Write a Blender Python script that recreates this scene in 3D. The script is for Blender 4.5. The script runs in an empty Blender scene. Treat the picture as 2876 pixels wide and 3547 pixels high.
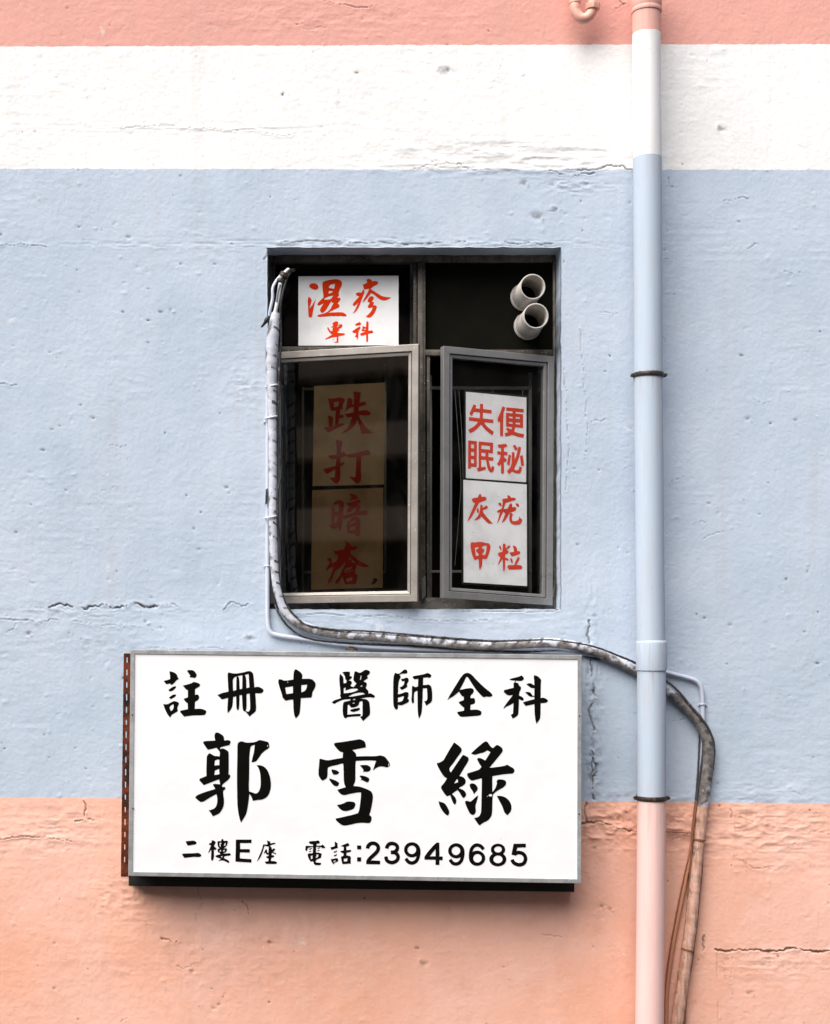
import bpy, bmesh, math, random
import numpy as np
from mathutils import Vector, geometry

# ------------------------------------------------------------------ frame of reference
# the wall face is the plane y = 0, the street lies towards -y; 1 unit = 1 m.
# (px, py) below are survey coordinates on the wall face, 1.2 mm each.
S = 0.0012
PX0, PY0, DIST = 1100.0, 2200.0, 6.0
IW, IH = 2876.0, 3547.0

scene = bpy.context.scene
COL = scene.collection

cam_d = bpy.data.cameras.new("camera")
cam = bpy.data.objects.new("camera", cam_d)
COL.objects.link(cam)
cam.location = (0, -DIST, 0)
cam.rotation_euler = (math.radians(90), 0, 0)
cam_d.sensor_fit = 'AUTO'
cam_d.sensor_width = 36.0
cam_d.lens = DIST / (IH * S) * 36.0
cam_d.shift_x = (IW / 2 - PX0) / IH
cam_d.shift_y = (PY0 - IH / 2) / IH
cam_d.clip_start = 0.05
cam_d.clip_end = 500
scene.camera = cam

SUN_EL, SUN_AZ = math.radians(55), math.radians(42)      # azimuth to the left of straight-on
world = bpy.data.worlds.new("World")
scene.world = world
world.use_nodes = True
nt = world.node_tree
bg = nt.nodes["Background"]
sky = nt.nodes.new("ShaderNodeTexSky")
sky.sky_type = 'NISHITA'
sky.sun_disc = False
sky.sun_elevation = SUN_EL
sky.sun_rotation = math.pi + SUN_AZ
sky.air_density = 0.8
sky.dust_density = 4.0
sky.ozone_density = 0.6
nt.links.new(sky.outputs[0], bg.inputs[0])
bg.inputs[1].default_value = 0.05

sun_d = bpy.data.lights.new("sun", 'SUN')
sun_d.energy = 2.6
sun_d.angle = math.radians(65)
sun_d.color = (1.0, 0.965, 0.92)
sun = bpy.data.objects.new("sun", sun_d)
COL.objects.link(sun)
to_sun = Vector((-math.sin(SUN_AZ) * math.cos(SUN_EL), -math.cos(SUN_AZ) * math.cos(SUN_EL), math.sin(SUN_EL)))
sun.rotation_euler = to_sun.to_track_quat('Z', 'Y').to_euler()
sun.location = to_sun * 20

vs = scene.view_settings
vs.view_transform = 'Standard'
vs.look = 'None'
vs.gamma = 1.0
vs.use_curve_mapping = False
vs.exposure = 1.43

# ------------------------------------------------------------------ helpers
def W(px, py, d=0.0):
    """survey coordinates seen on the wall face -> point standing d metres in front of it"""
    k = S * (DIST - d) / DIST
    return Vector(((px - PX0) * k, -d, (PY0 - py) * k))

def on_plane(px, py, o, n):
    c = Vector((0, -DIST, 0))
    r = W(px, py, 0) - c
    t = (o - c).dot(n) / r.dot(n)
    return c + r * t

def tag(o, label, cat, group=None, kind=None):
    if label: o["label"] = label
    if cat: o["category"] = cat
    if group: o["group"] = group
    if kind: o["kind"] = kind
    return o

def thing(name, label, cat, loc, group=None):
    o = bpy.data.objects.new(name, None)
    o.empty_display_size = 0.1
    COL.objects.link(o)
    o.location = loc
    return tag(o, label, cat, group)

def link(name, me, mat, parent=None, label=None):
    o = bpy.data.objects.new(name, me)
    COL.objects.link(o)
    if mat is not None:
        for m in (mat if isinstance(mat, (list, tuple)) else [mat]):
            me.materials.append(m)
    if parent is not None:
        o.parent = parent
        p, off = parent, Vector((0, 0, 0))
        while p is not None:
            off += Vector(p.location)
            p = p.parent
        o.location = -off
    if label: o["label"] = label
    return o

class MB:
    def __init__(self):
        self.v, self.f, self.uv, self.sm = [], [], [], []
    def add(self, verts, faces, uvs=None, smooth=False):
        b = len(self.v)
        self.v += [tuple(x) for x in verts]
        for i, f in enumerate(faces):
            self.f.append([b + j for j in f])
            self.uv.append(uvs[i] if uvs else [(0, 0)] * len(f))
            self.sm.append(smooth)
        return self
    def box(self, a, b):
        x0, y0, z0 = (min(a[i], b[i]) for i in range(3))
        x1, y1, z1 = (max(a[i], b[i]) for i in range(3))
        vs_ = [(x0,y0,z0),(x1,y0,z0),(x1,y1,z0),(x0,y1,z0),(x0,y0,z1),(x1,y0,z1),(x1,y1,z1),(x0,y1,z1)]
        return self.add(vs_, [(0,1,5,4),(1,2,6,5),(2,3,7,6),(3,0,4,7),(4,5,6,7),(3,2,1,0)])
    def bar(self, x0, y0, x1, y1, df, db):
        """upright bar whose front face spans the survey rectangle at depth df, running back to db"""
        a, b = W(x0, y1, df), W(x1, y0, df)
        return self.box((a.x, -df, a.z), (b.x, -db, b.z))
    def hexa(self, front, back):
        """two quads (same winding) joined to a solid"""
        return self.add(list(front) + list(back), [(0,1,2,3),(7,6,5,4),(1,0,4,5),(2,1,5,6),(3,2,6,7),(0,3,7,4)])
    def tube(self, pts, rad, seg=12, cap=True, squash=1.0, start=0.0):
        pts = [Vector(p) for p in pts]
        n = len(pts)
        rad = [rad] * n if not isinstance(rad, (list, tuple)) else rad
        tang = []
        for i in range(n):
            t = pts[min(i + 1, n - 1)] - pts[max(i - 1, 0)]
            tang.append(t.normalized())
        up = Vector((0, -1, 0))
        if abs(tang[0].dot(up)) > 0.95: up = Vector((0, 0, 1))
        nrm = (up - tang[0] * up.dot(tang[0])).normalized()
        verts, L = [], start
        Ls = []
        for i in range(n):
            if i:
                nrm = (nrm - tang[i] * nrm.dot(tang[i])).normalized()
                L += (pts[i] - pts[i - 1]).length
            Ls.append(L)
            bi = tang[i].cross(nrm)
            for k in range(seg):
                a = 2 * math.pi * k / seg
                verts.append(pts[i] + (nrm * math.cos(a) * squash + bi * math.sin(a)) * rad[i])
        faces, uvs = [], []
        for i in range(n - 1):
            for k in range(seg):
                k2 = (k + 1) % seg
                faces.append((i*seg+k, i*seg+k2, (i+1)*seg+k2, (i+1)*seg+k))
                uvs.append([(Ls[i], k/seg), (Ls[i], (k+1)/seg), (Ls[i+1], (k+1)/seg), (Ls[i+1], k/seg)])
        self.add(verts, faces, uvs, True)
        if cap:
            self.add(verts[:seg], [tuple(range(seg))[::-1]])
            self.add(verts[-seg:], [tuple(range(seg))])
        return self
    def lathe(self, centre, axis, prof, seg=32, cap=False):
        """prof: list of (distance along axis, radius)"""
        axis = Vector(axis).normalized()
        u = Vector((1, 0, 0))
        if abs(u.dot(axis)) > 0.9: u = Vector((0, 1, 0))
        u = (u - axis * u.dot(axis)).normalized()
        w = axis.cross(u)
        verts = []
        for t, r in prof:
            for k in range(seg):
                a = 2 * math.pi * k / seg
                verts.append(Vector(centre) + axis * t + (u * math.cos(a) + w * math.sin(a)) * r)
        faces = []
        for i in range(len(prof) - 1):
            for k in range(seg):
                k2 = (k + 1) % seg
                faces.append((i*seg+k, i*seg+k2, (i+1)*seg+k2, (i+1)*seg+k))
        self.add(verts, faces, None, True)
        return self
    def build(self, name, mat, parent=None, label=None, bevel=0.0, autosmooth=True):
        me = bpy.data.meshes.new(name)
        me.from_pydata(self.v, [], self.f)
        ul = me.uv_layers.new(name="uv")
        i = 0
        for f in self.uv:
            for c in f:
                ul.data[i].uv = c
                i += 1
        for p, s in zip(me.polygons, self.sm): p.use_smooth = s
        bm = bmesh.new(); bm.from_mesh(me)
        if bevel:
            bmesh.ops.remove_doubles(bm, verts=bm.verts, dist=1e-6)
            ed = [e for e in bm.edges if len(e.link_faces) == 2 and e.calc_face_angle(0) > 0.6]
            bmesh.ops.bevel(bm, geom=ed, offset=bevel, segments=2, affect='EDGES', profile=0.6, clamp_overlap=True)
        bmesh.ops.recalc_face_normals(bm, faces=bm.faces)
        bm.to_mesh(me); bm.free()
        if autosmooth:
            try: me.set_sharp_from_angle(angle=math.radians(40))
            except Exception: pass
        me.update()
        return link(name, me, mat, parent, label)

def spline(pts, step=8.0):
    """Catmull-Rom through tuples"""
    P = [np.array(p, float) for p in pts]
    P = [2 * P[0] - P[1]] + P + [2 * P[-1] - P[-2]]
    out = []
    for i in range(1, len(P) - 2):
        n = max(2, int(np.linalg.norm((P[i+1] - P[i])[:2]) / step))
        for j in range(n):
            t = j / n
            out.append(0.5 * (2*P[i] + (P[i+1]-P[i-1])*t + (2*P[i-1]-5*P[i]+4*P[i+1]-P[i+2])*t*t
                              + (3*P[i]-P[i-1]-3*P[i+1]+P[i+2])*t**3))
    out.append(P[-2])
    return out

def route(pts, d=None, step=8.0, wob=0.0, seed=0):
    """(px,py[,depth[,radius in px]]) -> smoothed world points, radii"""
    rr = random.Random(seed)
    full = []
    for p in pts:
        p = list(p)
        if len(p) == 2: p.append(d)
        full.append(p)
    sp = spline(full, step)
    return [W(q[0] + rr.uniform(-wob, wob), q[1] + rr.uniform(-wob, wob), q[2]) for q in sp], [q[3] * S if len(q) > 3 else None for q in sp]

# ------------------------------------------------------------------ materials
class NT:
    def __init__(self, name):
        self.m = bpy.data.materials.new(name)
        self.m.use_nodes = True
        self.t = self.m.node_tree
        self.p = self.t.nodes["Principled BSDF"]
        self.out = self.t.nodes["Material Output"]
    def n(self, typ, **kw):
        nd = self.t.nodes.new(typ)
        for k, v in kw.items(): setattr(nd, k, v)
        return nd
    def l(self, a, b): self.t.links.new(a, b)
    def setin(self, nd, idx, val):
        if hasattr(val, "is_linked"): self.l(val, nd.inputs[idx])
        else: nd.inputs[idx].default_value = val
    def math(self, op, a, b=0.0, c=None, clamp=False):
        nd = self.n("ShaderNodeMath", operation=op, use_clamp=clamp)
        self.setin(nd, 0, a); self.setin(nd, 1, b)
        if c is not None: self.setin(nd, 2, c)
        return nd.outputs[0]
    def mix(self, fac, a, b, mode='MIX'):
        nd = self.n("ShaderNodeMix", data_type='RGBA', blend_type=mode)
        self.setin(nd, 0, fac)
        self.setin(nd, 6, a if hasattr(a, "is_linked") else (*a, 1) if len(a) == 3 else a)
        self.setin(nd, 7, b if hasattr(b, "is_linked") else (*b, 1) if len(b) == 3 else b)
        return nd.outputs[2]
    def pos(self): return self.n("ShaderNodeNewGeometry").outputs["Position"]
    def xyz(self, v):
        nd = self.n("ShaderNodeSeparateXYZ"); self.l(v, nd.inputs[0]); return nd.outputs
    def scale(self, v, s):
        nd = self.n("ShaderNodeMapping"); self.l(v, nd.inputs[0]); nd.inputs[3].default_value = s; return nd.outputs[0]
    def noise(self, v, sc, det=4.0, rough=0.55, dist=0.0):
        nd = self.n("ShaderNodeTexNoise")
        self.l(v, nd.inputs["Vector"])
        nd.inputs["Scale"].default_value = sc; nd.inputs["Detail"].default_value = det
        nd.inputs["Roughness"].default_value = rough; nd.inputs["Distortion"].default_value = dist
        return nd.outputs[0]
    def ramp(self, f, lo, hi, a=0.0, b=1.0):
        nd = self.n("ShaderNodeMapRange"); nd.clamp = True
        self.setin(nd, 0, f); self.setin(nd, 1, lo); self.setin(nd, 2, hi); self.setin(nd, 3, a); self.setin(nd, 4, b)
        return nd.outputs[0]
    def bump(self, h, strength=0.5, dist=0.002, normal=None):
        nd = self.n("ShaderNodeBump"); nd.inputs["Strength"].default_value = strength
        nd.inputs["Distance"].default_value = dist
        self.l(h, nd.inputs["Height"])
        if normal is not None: self.l(normal, nd.inputs["Normal"])
        return nd.outputs[0]
    def setp(self, **kw):
        for k, v in kw.items():
            key = k.replace("_", " ").replace("Specular IOR", "Specular IOR Level")
            self.setin(self.p, key, (*v, 1) if isinstance(v, tuple) and len(v) == 3 else v)
        return self.m

def simple(name, col, rough=0.6, metal=0.0, var=0.25, vsc=30.0, bump=0.15, spec=0.4, dirt=None, dirt_amt=0.5, speck=None):
    t = NT(name)
    p = t.pos()
    n1 = t.noise(p, vsc, 5, 0.6)
    c = t.mix(t.ramp(n1, 0.3, 0.7), tuple(x * (1 - var) for x in col), tuple(min(1, x * (1 + var)) for x in col))
    if dirt is not None:
        n2 = t.noise(p, vsc * 0.45, 8, 0.7, 0.6)
        c = t.mix(t.ramp(n2, 0.62 - 0.3 * dirt_amt, 0.72), c, dirt)
    if speck is not None:
        n3 = t.noise(p, 140, 2, 0.5)
        c = t.mix(t.ramp(n3, 0.685, 0.72), c, speck)
    t.l(c, t.p.inputs["Base Color"])
    t.setin(t.p, "Roughness", t.ramp(n1, 0.2, 0.8, rough - 0.1, min(1, rough + 0.1)))
    t.p.inputs["Metallic"].default_value = metal
    t.p.inputs["Specular IOR Level"].default_value = spec
    if bump:
        t.l(t.bump(t.noise(p, vsc * 4, 4, 0.6), bump, 0.002), t.p.inputs["Normal"])
    return t.m

WHITE, BLUE, PEACH, PINK = (0.775, 0.775, 0.77), (0.415, 0.495, 0.595), (0.77, 0.405, 0.288), (0.68, 0.345, 0.29)

def zline(y): return (PY0 - y) * S

def wall_material():
    t = NT("painted_plaster")
    p = t.pos()
    x, y, z = t.xyz(p)
    wob = t.math('MULTIPLY', t.math('SUBTRACT', t.noise(t.scale(p, (1, 1, 1)), 22, 7, 0.72), 0.5), 0.018)
    def edge(yl, yr):
        b = -(yr - yl) / IW          # z falls as py grows
        z0 = zline(yl) - (0 - PX0) * S * b
        lim = t.math('ADD', t.math('MULTIPLY_ADD', x, b, z0), wob)
        return t.math('GREATER_THAN', z, lim)
    up1, up2, up3 = edge(161, 152), edge(585, 588), edge(2762, 2783)
    # tone variation inside every paint
    big = t.ramp(t.noise(p, 1.1, 4, 0.6), 0.3, 0.7, 0.955, 1.03)
    med = t.ramp(t.noise(t.scale(p, (1, 1, 0.35)), 9, 6, 0.65), 0.25, 0.75, 0.955, 1.035)
    tone = t.math('MULTIPLY', big, med)
    peach2 = t.mix(t.ramp(t.noise(p, 1.7, 5, 0.6), 0.35, 0.68), PEACH, (0.82, 0.505, 0.415))
    peach2 = t.mix(t.ramp(t.noise(p, 3.4, 8, 0.68, 0.5), 0.52, 0.72, 0.0, 0.38), peach2, (0.64, 0.27, 0.14))
    peach2 = t.mix(t.ramp(t.noise(p, 17, 3, 0.5), 0.735, 0.765, 0.0, 0.8), peach2, (0.50, 0.13, 0.03))
    blue2 = t.mix(t.ramp(t.noise(p, 2.1, 5, 0.6), 0.35, 0.7), BLUE, (0.475, 0.54, 0.635))
    c = t.mix(up3, peach2, blue2)
    c = t.mix(up2, c, WHITE)
    c = t.mix(up1, c, PINK)
    # run-down stains below the cornice colours
    st = t.noise(t.scale(p, (1, 1, 0.06)), 11, 5, 0.6)
    c = t.mix(t.math('MULTIPLY', t.ramp(st, 0.56, 0.78), 0.16), c, (0.40, 0.31, 0.26))
    st2 = t.noise(t.scale(p, (1, 1, 0.035)), 48, 4, 0.6)
    c = t.mix(t.math('MULTIPLY', t.ramp(st2, 0.62, 0.74), t.ramp(t.noise(p, 2.3, 4, 0.6), 0.45, 0.65, 0.0, 0.22)), c, (0.36, 0.27, 0.22))
    # worn-through patches and touched-up paint
    wear = t.noise(p, 6.5, 9, 0.72, 0.3)
    c = t.mix(t.math('MULTIPLY', t.ramp(wear, 0.655, 0.675), 0.40), c, (0.74, 0.72, 0.70))
    c = t.mix(t.math('MULTIPLY', t.ramp(wear, 0.325, 0.345, 1.0, 0.0), 0.30), c, (0.38, 0.335, 0.31))
    # specks and worn spots
    sp = t.noise(p, 75, 3, 0.55)
    c = t.mix(t.math('MULTIPLY', t.ramp(sp, 0.685, 0.72), 0.45), c, (0.30, 0.28, 0.27))
    sp2 = t.noise(t.scale(p, (1, 1, 1)), 52, 3, 0.5)
    c = t.mix(t.math('MULTIPLY', t.ramp(sp2, 0.70, 0.73), 0.35), c, (0.80, 0.79, 0.78))
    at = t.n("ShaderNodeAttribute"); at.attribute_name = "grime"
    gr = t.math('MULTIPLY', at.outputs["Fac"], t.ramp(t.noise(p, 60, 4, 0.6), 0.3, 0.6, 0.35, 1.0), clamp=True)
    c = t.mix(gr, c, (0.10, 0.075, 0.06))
    cm = t.n("ShaderNodeMix", data_type='RGBA', blend_type='MULTIPLY'); cm.inputs[0].default_value = 1
    t.l(c, cm.inputs[6]); t.l(tone, cm.inputs[7])
    t.l(cm.outputs[2], t.p.inputs["Base Color"])
    t.p.inputs["Roughness"].default_value = 0.72
    t.p.inputs["Specular IOR Level"].default_value = 0.25
    b1 = t.bump(t.noise(p, 150, 4, 0.7), 0.28, 0.003)
    b2 = t.bump(t.noise(t.scale(p, (1, 1, 0.3)), 60, 3, 0.6, 0.8), 0.16, 0.003, b1)
    t.l(b2, t.p.inputs["Normal"])
    return t.m

def pipe_material():
    t = NT("pipe_paint")
    p = t.pos(); x, y, z = t.xyz(p)
    wob = t.math('MULTIPLY', t.math('SUBTRACT', t.noise(p, 18, 4, 0.6), 0.5), 0.012)
    zz = t.math('SUBTRACT', z, wob)
    c = t.mix(t.math('GREATER_THAN', zz, zline(2752)), (0.78, 0.51, 0.47), (0.40, 0.475, 0.57))
    c = t.mix(t.math('GREATER_THAN', zz, zline(580)), c, (0.76, 0.76, 0.765))
    c = t.mix(t.math('GREATER_THAN', zz, zline(160)), c, (0.72, 0.36, 0.30))
    n = t.noise(t.scale(p, (1, 1, 0.15)), 26, 5, 0.6)
    c = t.mix(t.ramp(n, 0.45, 0.8, 0.0, 0.30), c, (0.40, 0.35, 0.33))
    n2 = t.noise(p, 60, 3, 0.5)
    c = t.mix(t.ramp(n2, 0.72, 0.76, 0.0, 0.5), c, (0.33, 0.29, 0.27))
    br_ = t.noise(t.scale(p, (1, 1, 0.05)), 80, 4, 0.6)
    c = t.mix(t.ramp(br_, 0.3, 0.7, 0.0, 0.05), c, (0.9, 0.9, 0.9))
    for yj in (2225, 2322, 1300, 2764, 60):
        dz = t.math('SUBTRACT', zline(yj) - 0.004, z)
        run = t.math('MULTIPLY', t.ramp(dz, 0.0, 0.16, 1.0, 0.0), t.math('GREATER_THAN', dz, 0.0))
        c = t.mix(t.math('MULTIPLY', run, t.ramp(t.noise(t.scale(p, (1, 1, 0.05)), 90, 3, 0.6), 0.5, 0.68, 0.0, 0.45)), c, (0.33, 0.25, 0.21))
    ch = t.noise(p, 38, 6, 0.7)
    c = t.mix(t.ramp(ch, 0.68, 0.70, 0.0, 0.7), c, (0.55, 0.53, 0.52))
    t.l(c, t.p.inputs["Base Color"])
    t.p.inputs["Roughness"].default_value = 0.62
    t.p.inputs["Specular IOR Level"].default_value = 0.22
    t.l(t.bump(t.noise(t.scale(p, (1, 1, 0.4)), 70, 5, 0.6), 0.10, 0.002), t.p.inputs["Normal"])
    return t.m

def tape_material():
    """pipe wrapped in spiral tape, brushed over with the wall paints, bare grey where the brush missed"""
    t = NT("painted_wrap")
    p = t.pos(); x, y, z = t.xyz(p)
    uvn = t.n("ShaderNodeUVMap"); uvn.uv_map = "uv"
    u, v, _ = t.xyz(uvn.outputs[0])
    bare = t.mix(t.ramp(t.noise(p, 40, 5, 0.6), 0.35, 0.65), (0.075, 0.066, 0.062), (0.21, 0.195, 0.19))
    paint = t.mix(t.math('GREATER_THAN', z, zline(2788)), (0.60, 0.345, 0.25), (0.45, 0.475, 0.545))
    paint = t.mix(t.ramp(t.noise(p, 55, 5, 0.65), 0.45, 0.7, 0.0, 0.45), paint, (0.62, 0.60, 0.60))
    # brush reached the upper and street sides; it was starved of paint beyond the downpipe
    right = t.ramp(x, (2230 - PX0) * S, (2420 - PX0) * S)
    right = t.math('MULTIPLY', right, t.ramp(z, zline(2800), zline(2700)))
    miss = t.math('MULTIPLY_ADD', t.noise(p, 24, 4, 0.6), 0.38, 0.31)
    miss = t.math('ADD', miss, t.math('MULTIPLY', right, 0.17))
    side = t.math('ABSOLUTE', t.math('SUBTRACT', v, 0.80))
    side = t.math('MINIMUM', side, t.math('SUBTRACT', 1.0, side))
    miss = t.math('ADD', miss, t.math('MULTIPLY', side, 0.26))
    horiz = t.math('MULTIPLY', t.ramp(z, zline(2120), zline(2160)), t.ramp(x, (2300 - PX0) * S, (2200 - PX0) * S))
    miss = t.math('ADD', miss, t.math('MULTIPLY', horiz, 0.075))
    miss = t.math('SUBTRACT', miss, t.math('MULTIPLY', t.ramp(z, zline(2788), zline(2800)), 0.03))
    streak = t.noise(t.scale(p, (1, 1, 0.12)), 70, 4, 0.6)
    paint = t.mix(t.math('MULTIPLY', t.ramp(z, zline(2788), zline(2800)), t.ramp(streak, 0.45, 0.65, 0.0, 0.7)), paint, (0.27, 0.12, 0.065))
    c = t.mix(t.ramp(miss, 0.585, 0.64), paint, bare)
    # lapped seams of the tape
    ph = t.math('FRACT', t.math('ADD', t.math('MULTIPLY', u, 20.0), t.math('ADD', v, t.math('MULTIPLY', t.noise(p, 6, 3, 0.6), 1.3))))
    seam = t.math('MULTIPLY', t.math('LESS_THAN', ph, t.ramp(t.noise(p, 17, 3, 0.6), 0.3, 0.7, 0.12, 0.36)), t.ramp(t.noise(p, 12, 4, 0.65), 0.45, 0.53))
    seam = t.math('MULTIPLY', seam, t.ramp(z, zline(2800), zline(2700), 0.2, 0.95))
    seam = t.math('MULTIPLY', seam, t.ramp(t.math('ADD', v, t.math('MULTIPLY', t.noise(p, 15, 3, 0.6), 0.5)), 0.70, 0.80))
    c = t.mix(seam, c, (0.055, 0.05, 0.05))
    t.l(c, t.p.inputs["Base Color"])
    t.p.inputs["Roughness"].default_value = 0.55
    h = t.math('ADD', t.math('MULTIPLY', ph, 0.5), t.noise(p, 90, 4, 0.6))
    t.l(t.bump(h, 0.5, 0.003), t.p.inputs["Normal"])
    return t.m

def two_paint(name, up, low, ycut, rough=0.5, worn=None, amt=0.6):
    t = NT(name)
    p = t.pos(); x, y, z = t.xyz(p)
    wob = t.math('MULTIPLY', t.math('SUBTRACT', t.noise(p, 25, 4, 0.6), 0.5), 0.03)
    c = t.mix(t.math('GREATER_THAN', t.math('ADD', z, wob), zline(ycut)), low, up)
    if worn:
        c = t.mix(t.ramp(t.noise(p, 45, 6, 0.7), amt, amt + 0.05), c, worn)
    t.l(c, t.p.inputs["Base Color"])
    t.p.inputs["Roughness"].default_value = rough
    t.l(t.bump(t.noise(p, 120, 4, 0.6), 0.25, 0.002), t.p.inputs["Normal"])
    return t.m

def paper_material(name, col, stain, amt):
    t = NT(name)
    p = t.pos()
    n = t.noise(p, 7, 7, 0.62)
    c = t.mix(t.ramp(n, 0.48, 0.8, 0, amt), col, stain)
    n2 = t.noise(p, 70, 3, 0.5)
    c = t.mix(t.ramp(n2, 0.73, 0.76, 0, 0.6), c, tuple(q * 0.5 for q in stain))
    t.l(c, t.p.inputs["Base Color"])
    t.p.inputs["Roughness"].default_value = 0.55
    t.l(t.bump(t.noise(p, 9, 2, 0.5), 0.25, 0.01), t.p.inputs["Normal"])
    return t.m

def glass_material(name, tint, refl, grime=0.35, rough=0.03):
    t = NT(name)
    p = t.pos()
    tr = t.n("ShaderNodeBsdfTransparent")
    dust = t.noise(p, 14, 6, 0.7)
    tc = t.mix(t.ramp(dust, 0.45, 0.8, 0, grime), tint, tuple(q * 0.75 for q in tint))
    t.l(tc, tr.inputs[0])
    gl = t.n("ShaderNodeBsdfGlossy"); gl.inputs["Roughness"].default_value = rough
    gl.inputs["Color"].default_value = (0.9, 0.92, 0.92, 1)
    lw = t.n("ShaderNodeFresnel"); lw.inputs[0].default_value = 1.5
    mx = t.n("ShaderNodeMixShader")
    t.l(t.math('MULTIPLY', lw.outputs[0], refl), mx.inputs[0])
    t.l(tr.outputs[0], mx.inputs[1]); t.l(gl.outputs[0], mx.inputs[2])
    df = t.n("ShaderNodeBsdfDiffuse"); df.inputs[0].default_value = (0.55, 0.52, 0.47, 1)
    m2 = t.n("ShaderNodeMixShader")
    smear = t.noise(t.scale(p, (1, 1, 0.4)), 9, 7, 0.7, 0.5)
    t.l(t.ramp(smear, 0.45, 0.75, 0.0, 0.006 + 0.008 * (grime > 0.2)), m2.inputs[0])
    t.l(mx.outputs[0], m2.inputs[1]); t.l(df.outputs[0], m2.inputs[2])
    t.l(m2.outputs[0], t.out.inputs[0])
    return t.m

def rust_material():
    t = NT("rusty_steel")
    p = t.pos()
    n = t.noise(p, 11, 8, 0.75, 0.6)
    c = t.mix(t.ramp(n, 0.40, 0.56), (0.018, 0.008, 0.006), (0.13, 0.030, 0.012))
    c = t.mix(t.ramp(n, 0.60, 0.72), c, (0.40, 0.13, 0.055))
    t.l(c, t.p.inputs["Base Color"])
    t.p.inputs["Roughness"].default_value = 0.9
    t.p.inputs["Specular IOR Level"].default_value = 0.2
    t.l(t.bump(n, 0.5, 0.003), t.p.inputs["Normal"])
    return t.m

M = dict(
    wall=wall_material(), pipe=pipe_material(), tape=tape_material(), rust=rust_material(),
    alu=simple("aged_aluminium", (0.255, 0.25, 0.245), 0.38, 0.5, 0.07, 12, 0.05, 0.5, (0.13, 0.125, 0.12), 0.1, (0.42, 0.42, 0.42)),
    alu_warm=simple("aged_aluminium_warm", (0.36, 0.33, 0.30), 0.36, 0.45, 0.07, 12, 0.05, 0.5, (0.25, 0.225, 0.20), 0.1, (0.6, 0.6, 0.6)),
    alu_worn=simple("worn_outer_frame", (0.17, 0.155, 0.135), 0.5, 0.35, 0.3, 20, 0.2, 0.4, (0.04, 0.035, 0.03), 0.45, (0.58, 0.55, 0.50)),
    alu_dark=simple("weathered_frame_aluminium", (0.10, 0.088, 0.072), 0.55, 0.35, 0.35, 26, 0.2, 0.4, (0.035, 0.03, 0.025), 0.6, (0.42, 0.40, 0.38)),
    alu_sign=simple("brushed_sign_aluminium", (0.43, 0.445, 0.45), 0.45, 0.5, 0.14, 24, 0.10, 0.5, (0.27, 0.28, 0.28), 0.3, (0.72, 0.72, 0.72)),
    acrylic=paper_material("white_acrylic", (0.82, 0.815, 0.83), (0.70, 0.66, 0.66), 0.22),
    paper=paper_material("white_sheet", (0.92, 0.92, 0.92), (0.50, 0.49, 0.47), 0.5),
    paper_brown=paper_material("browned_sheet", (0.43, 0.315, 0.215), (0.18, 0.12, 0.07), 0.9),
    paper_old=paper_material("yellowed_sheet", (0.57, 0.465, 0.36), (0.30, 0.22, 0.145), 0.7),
    ink=simple("black_lettering", (0.0035, 0.0035, 0.0025), 0.8, 0, 0.2, 20, 0, 0.03),
    red=simple("vermilion_lettering", (0.78, 0.045, 0.006), 0.7, 0, 0.08, 12, 0, 0.05),
    red_faded=simple("faded_red_lettering", (0.74, 0.075, 0.040), 0.7, 0, 0.12, 9, 0, 0.05),
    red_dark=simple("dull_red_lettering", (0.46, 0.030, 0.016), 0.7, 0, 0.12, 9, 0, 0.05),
    clear=glass_material("window_glass", (1.0, 1.0, 1.0), 0.4, 0.1),
    tinted=glass_material("brown_window_film", (0.80, 0.755, 0.66), 2.4),
    board=simple("dark_board", (0.0055, 0.0055, 0.0035), 0.85, 0, 0.3, 8, 0.05, 0.06),
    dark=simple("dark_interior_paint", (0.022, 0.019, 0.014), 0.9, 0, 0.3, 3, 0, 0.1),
    grille=simple("grey_grille_paint", (0.20, 0.205, 0.19), 0.5, 0.2, 0.2, 30, 0.1, 0.4),
    pvc=simple("grey_plastic_duct", (0.50, 0.475, 0.44), 0.45, 0, 0.12, 18, 0.05, 0.4, (0.22, 0.19, 0.16), 0.25),
    black=simple("black_cable", (0.022, 0.020, 0.020), 0.55, 0, 0.4, 60, 0.2, 0.4, (0.24, 0.24, 0.27), 0.25),
    clampm=simple("dark_clamp_steel", (0.055, 0.045, 0.04), 0.5, 0.6, 0.4, 60, 0.2, 0.4, (0.26, 0.15, 0.09), 0.3),
    backing=simple("dark_backing_sheet", (0.012, 0.014, 0.012), 0.6, 0, 0.3, 20, 0, 0.3),
    conduit=two_paint("conduit_paint", (0.50, 0.54, 0.64), (0.70, 0.34, 0.22), 2790, 0.5, (0.25, 0.23, 0.24), 0.68),
    cable_paint=two_paint("cable_paint", (0.045, 0.043, 0.047), (0.22, 0.09, 0.05), 2772, 0.55, (0.36, 0.30, 0.30), 0.64),
    cable_orange=two_paint("orange_cable_paint", (0.16, 0.165, 0.19), (0.50, 0.225, 0.13), 2780, 0.5, (0.16, 0.06, 0.03), 0.63),
    trap=simple("peach_pipe_paint", (0.72, 0.37, 0.29), 0.45, 0, 0.08, 14, 0.1, 0.4, (0.30, 0.23, 0.18), 0.22),
    tie=simple("white_cable_tie", (0.60, 0.61, 0.64), 0.5, 0, 0.1, 40, 0, 0.4),
    ground=simple("asphalt", (0.05, 0.05, 0.05), 0.9, 0, 0.3, 4, 0.2, 0.2),
)

# ------------------------------------------------------------------ the setting
g = MB().box((-60, -60, -4.3), (60, 0.0, -4.2))
tag(g.build("street", M["ground"]), "grey asphalt street far below the painted wall", None, None, "structure")

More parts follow.
